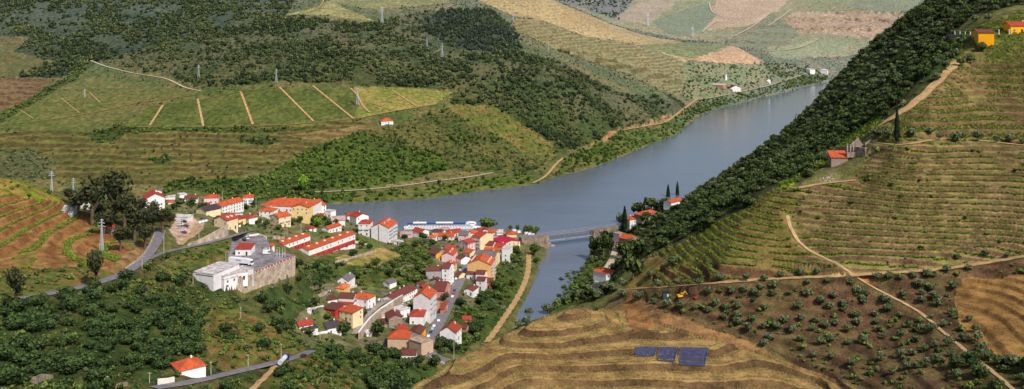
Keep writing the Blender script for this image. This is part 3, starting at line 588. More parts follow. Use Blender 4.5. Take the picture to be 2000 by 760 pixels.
# ------------------------------------------------------------------ plants
def ico(sub):
    bm = bmesh.new(); bmesh.ops.create_icosphere(bm, subdivisions=sub, radius=1.0)
    v = np.array([x.co[:] for x in bm.verts]); f = np.array([[q.index for q in p.verts] for p in bm.faces]); bm.free(); return v, f
def leafy(nq, size, squash, seed, flat=0.0, shell=0.55):
    """crown template: nq ragged leaf clumps through a lumpy volume, unit radius, z from 0; returns verts, faces(4), tint"""
    g = np.random.default_rng(seed); lobes = g.normal(size=(7, 3)); lobes /= np.linalg.norm(lobes, axis=1)[:, None]; lobes[:, 2] = np.abs(lobes[:, 2]) * 0.8 - 0.15; lobes *= 0.52
    lr = g.uniform(0.42, 0.68, 7)
    V = []; T = []
    for i in range(nq):
        j = g.integers(7); d = g.normal(size=3); d /= np.linalg.norm(d); r = lr[j] * (shell + (1 - shell) * g.random()) 
        c = lobes[j] + d * r; c[2] = c[2] * squash
        nrm = d + g.normal(size=3) * 0.55; nrm /= np.linalg.norm(nrm); a = np.cross(nrm, g.normal(size=3)); a /= np.linalg.norm(a); b = np.cross(nrm, a)
        s = size * g.uniform(0.6, 1.3); s2 = s * g.uniform(0.6, 1.0); k = g.uniform(0.6, 1.1, 4)
        for q, (x, y) in enumerate(((-1, -.7), (1, -1), (.8, 1), (-1, .8))): V.append(c + a * (x * s * k[q]) + b * (y * s2 * k[q]) + nrm * (0.25 * s * (-1) ** q))
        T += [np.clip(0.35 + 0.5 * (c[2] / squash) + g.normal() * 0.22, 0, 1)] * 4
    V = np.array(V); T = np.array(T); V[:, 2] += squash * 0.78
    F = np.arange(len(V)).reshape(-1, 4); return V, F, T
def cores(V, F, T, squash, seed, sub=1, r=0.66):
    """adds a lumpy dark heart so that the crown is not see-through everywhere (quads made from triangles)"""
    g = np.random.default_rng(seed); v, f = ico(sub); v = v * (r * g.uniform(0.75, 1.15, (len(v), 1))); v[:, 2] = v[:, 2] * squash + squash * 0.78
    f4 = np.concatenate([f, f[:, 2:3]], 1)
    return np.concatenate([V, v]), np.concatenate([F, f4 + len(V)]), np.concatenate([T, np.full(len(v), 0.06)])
def tris(V, F, T):
    """all faces as triangles"""
    a = F[:, [0, 1, 2]]; b = F[:, [0, 2, 3]]; b = b[(F[:, 2] != F[:, 3])]
    return V, np.concatenate([a, b]), T
def crown(nq, size, squash, seed, sub=1, r=0.62): return tris(*cores(*leafy(nq, size, squash, seed), squash, seed + 5, sub, r))
def merge(name, tmpl, P3, SC, RZ, mat, TT=None, SZ=None, kind='stuff'):
    """many plants as one mesh: template variants picked at random"""
    n_ = len(P3); pick = RNG.integers(len(tmpl), size=n_); VV = []; FF = []; TN = []; off = 0
    for k, (V, F, T) in enumerate(tmpl):
        I = np.where(pick == k)[0]
        if not len(I): continue
        c, s = np.cos(RZ[I])[:, None], np.sin(RZ[I])[:, None]
        x = V[None, :, 0] * c - V[None, :, 1] * s; y = V[None, :, 0] * s + V[None, :, 1] * c
        sx = SC[I][:, None]; szz = (SZ[I] if SZ is not None else SC[I])[:, None]
        W3 = np.stack([x * sx + P3[I, 0:1], y * sx + P3[I, 1:2], V[None, :, 2] * szz + P3[I, 2:3]], -1).reshape(-1, 3)
        f = (F[None] + (np.arange(len(I)) * len(V))[:, None, None]).reshape(-1, 3) + off
        VV.append(W3); FF.append(f); TN.append(np.clip(T[None] + (TT[I] if TT is not None else np.zeros(len(I)))[:, None], 0, 1).reshape(-1)); off += len(W3)
    me = np_mesh(name, np.concatenate(VV), np.concatenate(FF), mat); fattr(me, 'tint', np.concatenate(TN))
    return me
M['leaf'] = foliage_mat('leaf', L(44, 60, 28), L(112, 130, 62), 1.0)
M['leaf_far'] = foliage_mat('leaf_far', L(46, 60, 40), L(104, 112, 70), 1.0)
M['leaf_dark'] = foliage_mat('leaf_dark', L(30, 46, 24), L(90, 104, 56), 0.95)
M['leaf_pine'] = foliage_mat('leaf_pine', L(38, 50, 44), L(72, 86, 66), 1.0)
M['leaf_olive'] = foliage_mat('leaf_olive', L(54, 68, 42), L(122, 130, 92), 0.95)
M['leaf_wood'] = foliage_mat('leaf_wood', L(32, 48, 27), L(80, 100, 54), 0.9)
M['leaf_vine'] = foliage_mat('leaf_vine', L(74, 94, 34), L(128, 144, 58), 0.95)
M['leaf_young'] = foliage_mat('leaf_young', L(124, 122, 62), L(166, 158, 92), 0.95)
M['leaf_cypress'] = foliage_mat('leaf_cypress', L(22, 36, 24), L(48, 66, 40), 0.9)
M['leaf_euc'] = foliage_mat('leaf_eucalyptus', L(34, 42, 26), L(82, 84, 54), 0.95)
M['leaf_bright'] = foliage_mat('leaf_bright', L(66, 110, 30), L(136, 168, 60), 0.95)
M['bark'] = flat_mat('bark', L(110, 92, 76), L(78, 64, 52), 1.2)
CELL = (TY * (U1 - U0) / (NU - 1)) * (TY * (V1 - V0) / (NV - 1))
HOUSE_CLEAR = []          # (x, y, radius) kept free of plants
CLEARED = [False]
def clear_houses():
    for x, y, r in HOUSE_CLEAR:
        i0 = max(0, YIDX(y - r) - 2); i1 = min(NV, YIDX(y + r) + 2); u0 = (x - r) / (y - r); u1 = (x + r) / (y - r); j0 = max(0, int((min(u0, (x - r) / (y + r)) - U0) / (U1 - U0) * NU) - 2); j1 = min(NU, int((max(u1, (x + r) / (y + r)) - U0) / (U1 - U0) * NU) + 3)
        sl = (slice(i0, i1), slice(j0, j1)); q = np.hypot(TX[sl] - x, TY[sl] - y) < r
        for s in DENS: DENS[s][sl][q] = 0
def sample(dens, gate=None):
    p = dens * CELL
    if gate is not None: p = p * gate
    I = np.nonzero(RNG.random(p.shape) < p); x = TX[I]; y = TY[I]
    x = x + RNG.uniform(-.4, .4, len(x)) * 1.5; z = tz(x, y); return np.stack([x, y, z], 1)
def in_frame(p): 
    px = 1000 + FPX * p[:, 0] / p[:, 1]; py = HOR + (CAMZ - p[:, 2]) / p[:, 1] * FPX
    return (px > -20) & (px < 2020) & (py > -10) & (py < 775)
def visible(p, h=2.0):
    """which points the ground does not hide"""
    out = np.zeros(len(p), bool)
    for i, (x, y, z) in enumerate(p):
        t = np.linspace(0.35, 0.985, 90); Y = y * t; Y = Y[Y > 230]; t = Y / y
        out[i] = bool(np.all(tz(x * t, Y) < CAMZ + (z + h - CAMZ) * t)) if len(Y) else True
    return out
# ------------------------------------------------------------------ building kit
WALLC = dict(white=(240, 238, 238), greyw=(222, 219, 222), cream=(238, 216, 176), yellow=(238, 208, 146), ochre=(228, 184, 124), pink=(230, 198, 200), beige=(198, 172, 148),
             stone=(150, 134, 118), gold=(250, 176, 22), rose=(206, 138, 132), tan=(214, 190, 150), grey=(178, 174, 180), brick=(196, 140, 116), old=(150, 140, 134))
ROOFC = dict(orange=(224, 98, 56), red=(194, 68, 54), maroon=(126, 66, 62), crimson=(206, 36, 78), grey=(128, 124, 128), dark=(70, 68, 78), pinkish=(206, 176, 172), brown=(110, 66, 58), whiter=(232, 228, 230), salmon=(250, 130, 80), beige=(196, 170, 148), rust=(170, 72, 50))
for k, c in WALLC.items(): M['wall_' + k] = flat_mat('plaster_' + k, L(*c, 1.0), L(*[v * .94 for v in c], 1.0), 0.35, amp=0.07, objvar=.05)
for k, c in ROOFC.items(): M['roof_' + k] = flat_mat('tiles_' + k, L(*c, .74), L(*[.62 * v * .85 + .38 * u for v, u in zip(c, (140, 96, 76))], .74), 0.45, amp=0.3, objvar=.08, bmp=.4)
M['pane'] = flat_mat('window_glass', L(58, 60, 70), L(84, 88, 98), 2.0, rough=0.15, spec=0.5)
M['frame'] = flat_mat('window_frame', L(214, 206, 200), None, 2.0)
M['door'] = flat_mat('door_paint', L(92, 62, 48), L(70, 52, 46), 1.5, objvar=.3)
M['chim'] = flat_mat('chimney_plaster', L(236, 226, 218), None, 1.0)
M['concrete'] = flat_mat('concrete', L(196, 190, 182), L(164, 156, 146), 0.4, amp=.15)
M['rail'] = flat_mat('railing', L(206, 206, 212), None, 1.0)
M['drain'] = flat_mat('drain_strip', L(138, 112, 108), None, 1.0)
M['redwall'] = flat_mat('red_plaster', L(196, 62, 56), L(160, 50, 50), 0.6)
def shared(key, fn, cache={}):
    if key not in cache: cache[key] = fn()
    return cache[key]
def window_mesh():
    b_ = MB(); b_.box((0, 0.0, 0), (0.98, 0.06, 1.28)); fr = MB()
    for s in (-1, 1): fr.box((s * .58, -.02, 0), (.16, .14, 1.6)); fr.box((0, -.02, s * .72), (1.0, .138, .16))
    fr.box((0, -.03, 0), (.06, .08, 1.26))
    me = bpy.data.meshes.new('window'); n0 = len(b_.v); me.from_pydata(b_.v + fr.v, [], b_.f + [tuple(i + n0 for i in f) for f in fr.f])
    me.materials.append(M['pane']); me.materials.append(M['frame'])
    for i, p in enumerate(me.polygons): p.material_index = 0 if i < len(b_.f) else 1
    return me
def door_mesh(): return MB().box((0, -.02, 1.05), (1.1, .14, 2.1)).box((0, -.03, 2.2), (1.4, .2, .16)).mesh('door', M['door'])
def chimney_mesh(): return MB().box((0, 0, .2), (.7, .7, 1.9)).box((0, 0, 1.2), (.95, .95, .16)).box((0, 0, 1.42), (.5, .5, .3)).mesh('chimney', M['chim'])
def gable_dormer_mesh(): return MB().prism([(-.8, -.6), (.8, -.6), (.8, .8), (0, 1.4), (-.8, .8)], -0.9, 1.4).mesh('dormer', M['chim'])
HOUSES = []
def pt(px, py, z):
    Y = (CAMZ - z) * FPX / (py - HOR); return ((px - 1000) / FPX * Y, Y)
def roof_mesh(kind, w_, d_, h_, rh, mat, o=.45, t=.22):
    """w_ along x, d_ along y, eaves at h_"""
    x0, x1, y0, y1 = -w_ / 2 - o, w_ / 2 + o, -d_ / 2 - o, d_ / 2 + o; b = MB(); z0 = h_ + .02
    def slab(p): # a sloping quad or triangle given thickness
        n = len(b.v); k = len(p); b.v.extend(list(p) + [(q[0], q[1], q[2] + t) for q in p])
        b.f.append(tuple(n + i for i in reversed(range(k)))); b.f.append(tuple(n + k + i for i in range(k)))
        for i in range(k): j = (i + 1) % k; b.f.append((n + i, n + j, n + k + j, n + k + i))
    if kind == 'hip':
        zr = z0 + rh
        if w_ >= d_: r = (w_ - d_) / 2 + .3; a, c = (-r, 0, zr), (r, 0, zr); P = [(x0, y0, z0), (x1, y0, z0), (x1, y1, z0), (x0, y1, z0)]; Q = [[P[0], P[1], c, a], [P[1], P[2], c], [P[2], P[3], a, c], [P[3], P[0], a]]
        else: r = (d_ - w_) / 2 + .3; a, c = (0, -r, zr), (0, r, zr); P = [(x0, y0, z0), (x1, y0, z0), (x1, y1, z0), (x0, y1, z0)]; Q = [[P[0], P[1], a], [P[1], P[2], c, a], [P[2], P[3], c], [P[3], P[0], a, c]]
        bot = [(x, y, z0 - .12) for x, y, z in P]; n = len(b.v); b.v += bot + [(x, y, z0) for x, y, z in P]; b.f.append((n + 3, n + 2, n + 1, n))
        for i in range(4): j = (i + 1) % 4; b.f.append((n + i, n + j, n + 4 + j, n + 4 + i))
        for q in Q: b.poly(q)
        ridge = (a, c); tips = [(P[0], a), (P[1], a if w_ < d_ else c), (P[2], c), (P[3], c if w_ < d_ else a)]
        for s, e in [ridge] + tips: b.bar((s[0], s[1], s[2] + .03), (e[0], e[1], e[2] + .03), .3, .16)
    elif kind == 'gable_f':
        zr = z0 + rh; e = z0 - o * rh / (w_ / 2)
        slab([(x0, y0, e), (0, y0, zr), (0, y1, zr), (x0, y1, e)]); slab([(0.004, y0, zr), (x1, y0, e), (x1, y1, e), (0.004, y1, zr)]); b.bar((0, y0, zr + t), (0, y1, zr + t), .35, .18)
    elif kind == 'gable_s':
        zr = z0 + rh; e = z0 - o * rh / (d_ / 2)
        slab([(x0, y0, e), (x1, y0, e), (x1, 0, zr), (x0, 0, zr)]); slab([(x0, 0.004, zr), (x1, 0.004, zr), (x1, y1, e), (x0, y1, e)]); b.bar((x0, 0, zr + t), (x1, 0, zr + t), .35, .18)
    elif kind == 'mono':
        e = z0; slab([(x0, y0, e), (x1, y0, e), (x1, y1, e + rh), (x0, y1, e + rh)])
    else:
        b.box((0, 0, z0 + .12), (w_ + .3, d_ + .3, .24))
        for s in (-1, 1): b.box((s * (w_ / 2 + .05), 0, z0 + .4), (.2, d_ + .3, .32)); b.box((0, s * (d_ / 2 + .05), z0 + .4), (w_ - .1, .2, .318))
    return b.mesh('roof', mat)
def wall_mesh(kind, w_, d_, h_, rh, mat, below=4.0):
    b = MB(); x, y = w_ / 2, d_ / 2
    if kind == 'gable_f': b.prism([(-x, -below), (x, -below), (x, h_), (0, h_ + rh), (-x, h_)], -y, y)
    elif kind == 'gable_s':
        n = len(b.v); prof = [(-y, -below), (y, -below), (y, h_), (0, h_ + rh), (-y, h_)]
        b.v += [(-x, q, z) for q, z in prof] + [(x, q, z) for q, z in prof]; b.f += [(0, 1, 2, 3, 4), (9, 8, 7, 6, 5)] + [(i, 5 + i, 5 + (i + 1) % 5, (i + 1) % 5) for i in range(5)]
    elif kind == 'mono':
        prof = [(-y, -below), (y, -below), (y, h_ + rh), (-y, h_)]; b.v += [(-x, q, z) for q, z in prof] + [(x, q, z) for q, z in prof]; b.f += [(0, 1, 2, 3), (7, 6, 5, 4)] + [(i, 4 + i, 4 + (i + 1) % 4, (i + 1) % 4) for i in range(4)]
    else: b.box((0, 0, (h_ - below) / 2), (w_, d_, h_ + below))
    return b.mesh('wall', mat)
def place_windows(root, w_, d_, h_, front=True, sides='', skip=0, per=3.3, floors=None, door='f', size=1.0, lo=0.0):
    nf = floors or max(1, int((h_ - lo + .4) / 2.9)); me = shared('win', window_mesh); fh = (h_ - lo) / nf
    for face in (['f'] if front else []) + list(sides):
        span = w_ if face == 'f' else d_; nc = max(1, int((span - .6) / per))
        for r in range(nf):
            for c in range(nc):
                if random.random() < skip: continue
                u = -span / 2 + span * (c + .5) / nc; z = lo + fh * r + min(1.65, fh * .55)
                isdoor = (r == 0 and c == nc // 2 and door == face and h_ > 2.4)
                if isdoor: o = link('door', shared('door', door_mesh), root); z = lo + .02
                else: o = link('window', me, root)
                k = size * (1 if isdoor else min(1, fh / 2.5)); o.scale = (k, 1, k)
                if face == 'f': o.location = (u, -d_ / 2 - .02, z)
                elif face == 'r': o.location = (w_ / 2 + .02, u, z); o.rotation_euler.z = math.pi / 2
                elif face == 'l': o.location = (-w_ / 2 - .02, u, z); o.rotation_euler.z = -math.pi / 2
def H(label, A, B, base, depth, roof='hip', wall='white', rc='orange', win='f', skip=.12, rh=None, chim=1, name='house', cat='house', below=4.0, group=None, yr=(0, 6300), per=3.3, floors=None, extra=None, drop=0.0, size=1.0, wallmat=None):
    mx = (A[0] + B[0]) / 2; x, y, z0 = fhit(mx, base, *yr); z0 -= drop
    ze = CAMZ - ((A[1] + B[1]) / 2 - HOR) / FPX * y
    a = pt(A[0], A[1], ze); b = pt(B[0], B[1], ze); dx, dy = b[0] - a[0], b[1] - a[1]; w_ = math.hypot(dx, dy); ang = math.atan2(dy, dx)
    h_ = max(ze - z0, 2.2); cxx = (a[0] + b[0]) / 2 - math.sin(ang) * depth / 2; cyy = (a[1] + b[1]) / 2 + math.cos(ang) * depth / 2
    root = empty(name, (cxx, cyy, ze - h_), ang); tag(root, label, cat, group)
    span = w_ if roof in ('gable_f',) else depth if roof in ('gable_s', 'mono') else min(w_, depth)
    rh = rh if rh is not None else (.2 * span if roof != 'mono' else .16 * span) * (1 if roof != 'hip' else 1.05)
    rh = min(rh, 5.0)
    link('wall', wall_mesh(roof, w_, depth, h_, rh, wallmat or M['wall_' + wall], below), root)
    link('roof', roof_mesh(roof, w_, depth, h_, rh, M['roof_' + rc]), root)
    if win: place_windows(root, w_, depth, h_, 'f' in win, [c for c in win if c in 'rl'], skip, per, floors, win[0], size)
    if roof in ('hip', 'gable_f', 'gable_s'):
        for i in range(chim):
            o = link('chimney', shared('chim', chimney_mesh), root); fx = (.28, -.3, .1, -.1, .4, -.42)[i % 6]
            if roof == 'gable_s': o.location = (fx * w_, depth * .16, h_ + rh * .66)
            elif roof == 'gable_f': o.location = (w_ * .16, fx * depth, h_ + rh * .66)
            else: o.location = (fx * w_ * .5, depth * .12, h_ + rh * .62)
    HOUSE_CLEAR.append((cxx, cyy, math.hypot(w_, depth) * .5 + 1.0))
    HOUSES.append((label, round(w_, 1), round(h_, 1), round(cyy)))
    if extra: extra(root, w_, depth, h_, rh)
    return root
def strip_extra(root, w_, d_, h_, rh): MB().box((-w_ * .08, -d_ / 2 - .06, (h_ + rh * .5) / 2), (w_ * .05, .12, h_ + rh * .5)).build('drain_strip', M['drain'], root)
def balconies(face, rows):
    def f(root, w_, d_, h_, rh):
        fh = h_ / rows
        for r in range(1, rows):
            for s in (-.25, .25):
                b = MB()
                if face == 'r': L_ = d_ * .36; c = (w_ / 2 + .55, s * d_, fh * r); b.box(c, (1.1, L_, .16)).box((c[0] + .5, c[1], c[2] + .6), (.1, L_, 1.0))
                else: L_ = w_ * .36; c = (s * w_, -d_ / 2 - .55, fh * r); b.box(c, (L_, 1.1, .16)).box((c[0], c[1] - .5, c[2] + .6), (L_, .1, 1.0))
                b.build('balcony', M['rail'], root)
    return f
def many_chimneys(n_, along='y'):
    def f(root, w_, d_, h_, rh):
        for i in range(n_):
            t = -.5 + (i + .5) / n_; o = link('chimney', shared('chim', chimney_mesh), root)
            o.location = (t * w_, 0.02 * d_, h_ + rh * .8) if along == 'x' else ((-.36 if i % 2 else .36) * w_, t * d_, h_ + rh * .28)
    return f
def row_extra(n_):
    def f(root, w_, d_, h_, rh):
        for i in range(n_):
            t = -.5 + (i + .5) / n_; b = MB(); b.box((t * w_, -.1 * d_, h_ + rh * .75), (1.9, 1.5, 1.7)); b.build('roof_light', M['chim'], root)
        MB().box((0, -d_ / 2 - .05, h_ * .22), (w_ * .98, .1, h_ * .44)).build('red_ground_floor', M['redwall'], root)
        me = shared('door', door_mesh)
        for i in range(2 * n_): o = link('door', me, root, ((-.5 + (i + .5) / (2 * n_)) * w_, -d_ / 2 - .1, .05))
        for i in range(n_):
            b = MB(); t = -.5 + (i + .5) / n_; b.box((t * w_ + 1.6, -d_ / 2 - 1.2, .55), (.16, 2.2, 1.3)); b.build('garden_wall', M['redwall'], root)
    return f
def dormers(n_):
    def f(root, w_, d_, h_, rh):
        for i in range(n_): o = link('dormer', shared('dorm', gable_dormer_mesh), root, ((-.5 + (i + .5) / n_) * w_ * .7, -d_ * .27, h_ + rh * .42)); o.scale = (.8, .8, .8)
    return f
# ------------------------------------------------------------------ every house of the village
G = 'houses of the riverside village'
# upper quarter, left
H('tall white gabled house with bright red roof among dark trees', (284, 389), (322, 385.5), 413, 14, 'gable_f', 'white', 'red', 'fl', .35, rh=3.2)
H('long low white flat roofed shed right of the tall white gabled house', (323, 386), (342, 385), 390, 7, 'flat', 'white', 'whiter', '')
H('white flat roofed block with blue trim at the upper edge of the village', (351, 381), (365, 379), 387, 6, 'flat', 'white', 'whiter', 'f')
H('tiny hut with an orange roof beside the tall white gabled house', (328, 395.5), (339, 394.5), 399, 4, 'gable_s', 'greyw', 'orange', '', chim=0)
H('low white house with maroon roof and two gables by the upper trees', (360, 389), (386, 388), 395, 9, 'gable_s', 'white', 'maroon', 'f')
H('small white villa standing highest behind the tall gabled house', (304, 373.5), (315, 373), 379, 7, 'gable_f', 'white', 'grey', 'f', chim=0, yr=(500, 905))
H('pink two storey house with orange hipped roof at the upper edge', (398, 387), (426, 386), 399, 10, 'hip', 'pink', 'orange', 'fl')
H('garage with a small maroon roof below the pink house', (398, 402), (411, 401), 405.5, 6, 'mono', 'pink', 'maroon', '', chim=0)
H('cream house with a dark grey roof beside the long white block', (403, 412.5), (431, 406.5), 424, 12, 'gable_s', 'cream', 'dark', 'fl', .4, rh=2.2)
H('long white three storey block with an orange roof', (434, 403.5), (476, 391.5), 415, 11, 'gable_s', 'white', 'orange', 'f', .08, per=3.0, floors=3, rh=2.2)
H('white house with orange hipped roof behind the long white block', (474, 387), (495, 386), 401, 13, 'hip', 'white', 'orange', 'fr', extra=balconies('f', 3))
H('wide low school hall under one huge orange roof', (508, 401), (606, 405), 414, 28, 'hip', 'white', 'orange', 'f', rh=4.5, chim=3, name='school_hall', cat='hall')
H('white two storey wing at the right end of the school hall', (610, 404), (637, 400), 420, 26, 'gable_s', 'white', 'orange', 'f', rh=3.2)
H('big yellow house with open side veranda below the school hall', (569, 405), (603, 406), 434, 12, 'gable_f', 'yellow', 'orange', 'f', .4, rh=2.4)
H('white bungalow with orange hipped roof and long garden wall', (506, 411.5), (531, 413), 425, 11, 'hip', 'white', 'orange', 'fr')
H('cream two storey house with orange roof and balcony below the yellow house', (545, 425.5), (568, 420.5), 443, 12, 'gable_s', 'cream', 'orange', 'fl', extra=balconies('f', 2))
H('maroon roofed cream house with two white dormers beside the stone wall', (444, 431), (465, 425), 449, 12, 'gable_s', 'cream', 'red', 'fl', chim=0, extra=dormers(2))
H('low yellow annex with red roof right of the dormer house', (466, 429), (480, 426), 438, 8, 'mono', 'yellow', 'red', 'f')
H('dark flat roofed garage left of the dormer house', (417, 428), (439, 428), 434, 9, 'flat', 'grey', 'dark', '')
H('white house with a plain dark red roof above the factory drive', (486, 427), (503, 423.5), 438, 10, 'hip', 'white', 'red', 'fl', .5)
H('open carport with a long pale flat roof above the parked cars', (335, 424), (366, 425.5), 430, 8, 'flat', 'greyw', 'whiter', '', name='carport', cat='carport')
H('orange roofed bungalow with white porch columns above the row houses', (642, 447.5), (667, 440), 453, 8, 'gable_s', 'white', 'orange', 'fl', .2, rh=1.6)
H('shorter orange roofed row of terraced houses with red ground floor', (554, 478.5), (606, 460), 486, 11, 'gable_s', 'white', 'orange', 'f', .5, rh=1.6, chim=0, name='row_houses', extra=row_extra(4), per=4.5, floors=2)
H('longer orange roofed row of terraced houses with red ground floor', (603, 489), (694, 456.5), 492, 11, 'gable_s', 'white', 'orange', 'f', .5, rh=1.6, chim=0, name='row_houses', extra=row_extra(6), per=4.5, floors=2)
H('white chapel with a pale pinkish roof and raised gables', (648, 431), (674, 430), 440, 12, 'gable_s', 'white', 'pinkish', 'r', name='chapel', cat='chapel', chim=0)
H('narrow white stepped building left of the chapel', (633, 412), (646, 414), 424, 7, 'flat', 'white', 'whiter', 'f')
H('white house with a broad gable and red roof left of the apartment block', (696, 425), (720, 421), 443, 12, 'gable_f', 'white', 'red', 'f', .6)
H('grey house with maroon hipped roof and open lower storey beside the apartment block', (700, 436.5), (722, 437), 460, 12, 'hip', 'greyw', 'red', 'f', extra=balconies('f', 2))
H('pale apartment block with double orange gable roof and brown vertical strip', (725, 443.5), (759, 445.5), 471, 22, 'gable_f', 'greyw', 'orange', 'r', .1, rh=3.6, chim=3, name='apartment_block', cat='apartments', extra=lambda *a: (strip_extra(*a), balconies('r', 4)(*a)))
H('small flat white annex at the foot of the apartment block', (764, 471), (781, 473), 478, 6, 'flat', 'white', 'whiter', 'f')
# quay row
H('pinkish low shed at the left end of the quay', (781, 458), (803, 458.5), 463, 7, 'mono', 'pink', 'pinkish', '')
H('white gabled quay house with bright red roof', (822, 455), (838, 450.5), 463, 12, 'gable_f', 'white', 'red', 'f', .5)
H('maroon hipped roof house in front of the cruise boat', (843, 453), (862, 453.5), 459, 10, 'hip', 'beige', 'maroon', 'f')
H('house with salmon orange roof below the maroon quay house', (835, 463.5), (850, 464), 471, 9, 'hip', 'white', 'salmon', 'fr')
H('long orange roof building with white end on the quay', (856, 462), (886, 462.5), 469, 11, 'gable_s', 'white', 'orange', 'f')
H('red roofed warehouse just behind the long orange roof', (880, 456), (903, 453), 461, 11, 'gable_s', 'cream', 'red', 'f')
H('pinkish grey roofed house left of the balcony apartments', (895, 459), (913, 460), 472, 12, 'gable_s', 'pink', 'grey', 'f')
H('pale pink house with red roof at the bend of the street', (896, 472), (914, 476), 486, 11, 'gable_f', 'pink', 'red', 'fr', chim=0)
H('dark maroon roofed old house with a bright yellow side wall', (835, 493.5), (851, 497), 504, 15, 'gable_s', 'old', 'brown', 'r', .2, extra=lambda root, w_, d_, h_, rh: MB().box((w_ / 2 + .06, 0, h_ / 2 - 1), (.12, d_ * .92, h_ + 1.6)).build('yellow_render', M['wall_gold'], root))
H('small red roof next to the cruise boat bow', (931, 450), (943, 450.5), 455, 9, 'hip', 'white', 'red', 'f', chim=0)
H('little white gabled house under the round quay tree', (943, 450), (953, 450), 456, 9, 'gable_f', 'white', 'red', 'f', chim=0)
H('long low orange roof right of the little white gable', (953, 454), (971, 454), 459, 9, 'gable_s', 'white', 'orange', '', chim=0)
H('white roofed shed behind the crimson roof', (970, 455), (982, 455), 459, 8, 'mono', 'white', 'whiter', '', chim=0)
H('cream apartment house with red roof and front balconies', (922, 461), (938, 464), 488, 19, 'gable_s', 'cream', 'red', 'f', .1, rh=2.4, name='apartment_house', cat='apartments', extra=balconies('f', 4), per=2.6)
H('cream building under a crimson roof by the bridge ramp', (983, 476.5), (1016, 471.5), 492, 20, 'gable_f', 'cream', 'crimson', 'fr', .05, rh=2.0, chim=0, per=4)
H('orange hipped roof pavilion behind the crimson roof', (990, 458.5), (1009, 458), 464, 11, 'hip', 'cream', 'orange', '', chim=0)
H('maroon roofed house between the apartment house and the tower house', (939, 478), (962, 480), 488, 12, 'gable_s', 'cream', 'maroon', 'f')
H('white house with red ridge roof left of the tower house', (958, 481), (984, 483), 492, 10, 'gable_s', 'white', 'red', 'fr')
H('tall white tower house with blue trimmed windows', (980, 486), (995, 487), 511, 11, 'flat', 'white', 'whiter', 'fr', .1)
H('wide building with a weathered grey roof behind the ochre block', (925, 501), (966, 504), 516, 17, 'gable_s', 'cream', 'grey', 'r', rh=3.4, chim=2)
H('narrow orange roof strip behind the weathered grey roof', (946, 487.5), (977, 489), 496, 6, 'gable_s', 'cream', 'orange', '', chim=0)
H('large ochre block with a many chimneyed orange roof', (913, 515), (959, 517.3), 549, 18, 'gable_f', 'ochre', 'orange', 'r', .05, rh=3.8, chim=0, name='ochre_block', cat='apartments', extra=lambda *a: (many_chimneys(10)(*a), balconies('r', 5)(*a)), below=8)
# along the street
H('pink gabled house with white chimneyed orange roof left of the street', (862.5, 497.5), (885, 498.6), 513, 16, 'gable_f', 'pink', 'orange', 'r', .05, chim=3)
H('orange roofed house directly below the pink gabled house', (865, 520), (885, 521), 529, 13, 'gable_f', 'cream', 'orange', 'r', chim=1)
H('grey house with maroon roof and blank wall above the hut', (832, 529), (862, 528.5), 545, 9, 'gable_s', 'grey', 'maroon', 'f', .85)
H('white stepped gable house with maroon roof beside the crossing', (863, 524), (877, 525), 551, 13, 'gable_s', 'white', 'maroon', 'fr', .1)
H('low hut with grey roof in front of the grey house', (840, 549), (861, 550), 555, 6, 'gable_f', 'old', 'brown', '', chim=0)
H('rose coloured building with maroon roof along the street', (846, 567.5), (868, 568.6), 582, 20, 'gable_s', 'rose', 'maroon', 'r', .1, chim=2)
H('low ochre terrace in front of the white balcony house', (860, 604), (866.5, 604.4), 614, 12, 'mono', 'brick', 'rust', 'r', chim=0)
H('tall white house with orange roof and stacked corner balconies', (807, 581.5), (840, 583.4), 624, 17, 'gable_f', 'greyw', 'orange', 'r', .05, rh=3.6, chim=1, extra=balconies('r', 4))
H('long white terrace with two maroon roofs above the car park', (770, 586), (815, 562.5), 589, 11, 'gable_s', 'white', 'maroon', 'fl', .1, chim=3, per=2.8)
H('small white shed with grey roof in the gardens', (761, 554), (774.5, 549.5), 562, 8, 'gable_s', 'white', 'grey', 'f', .8, chim=0)
H('old brown stone house with maroon roof in the car park', (759, 622), (786, 619), 640, 11, 'gable_f', 'stone', 'maroon', 'f', .4)
H('white house with upper terrace right of the old stone house', (782, 608), (801, 602), 620, 9, 'flat', 'white', 'whiter', 'f')
H('white cube house with small red hipped roof', (800, 617.5), (827, 618), 634, 13, 'hip', 'white', 'red', 'fr', .3)
H('brown roofed house with golden yellow street wall', (797, 651.5), (822, 652.8), 666, 13, 'gable_f', 'old', 'brown', 'f', .3, chim=0, extra=lambda root, w_, d_, h_, rh: MB().box((w_ / 2 + .06, 0, h_ / 2 - 1), (.12, d_ * .94, h_ + 1.4)).build('yellow_render', M['wall_gold'], root))
H('little red roofed house left of the brown roofed house', (779, 646), (796, 643.5), 652, 9, 'gable_s', 'white', 'red', 'f', chim=0)
H('big bare beige house with orange hipped roof at the foot of the street', (757, 661), (799, 661.5), 686, 12, 'hip', 'beige', 'orange', 'f', .75, rh=3.6, chim=0, below=7)
H('roofless beige block leaning against the big beige house', (799, 664), (823, 672), 698, 10, 'flat', 'beige', 'beige' if 'beige' in ROOFC else 'pinkish', '', below=7)
H('low white cottage with maroon roof lowest in the village', (784, 693), (812, 693), 705, 8, 'gable_s', 'white', 'maroon', 'fr', chim=0)
H('lone white gabled house with rust roof right of the street', (859, 647), (890, 650), 669, 12, 'gable_f', 'white', 'rust', 'r', .2, rh=3.4, below=7)
H('small hut with red roof deep in the trees', (903, 624), (918, 624.5), 629, 7, 'gable_s', 'brick', 'red', '', chim=0)
H('small hut with brown roof just above the lone gabled house', (899, 641), (910, 642), 647, 7, 'gable_s', 'brick', 'brown', '', chim=0)
H('white cottage with arched window and maroon roof beside the road', (906, 566), (924, 568), 577, 11, 'gable_f', 'white', 'maroon', 'f', .2)
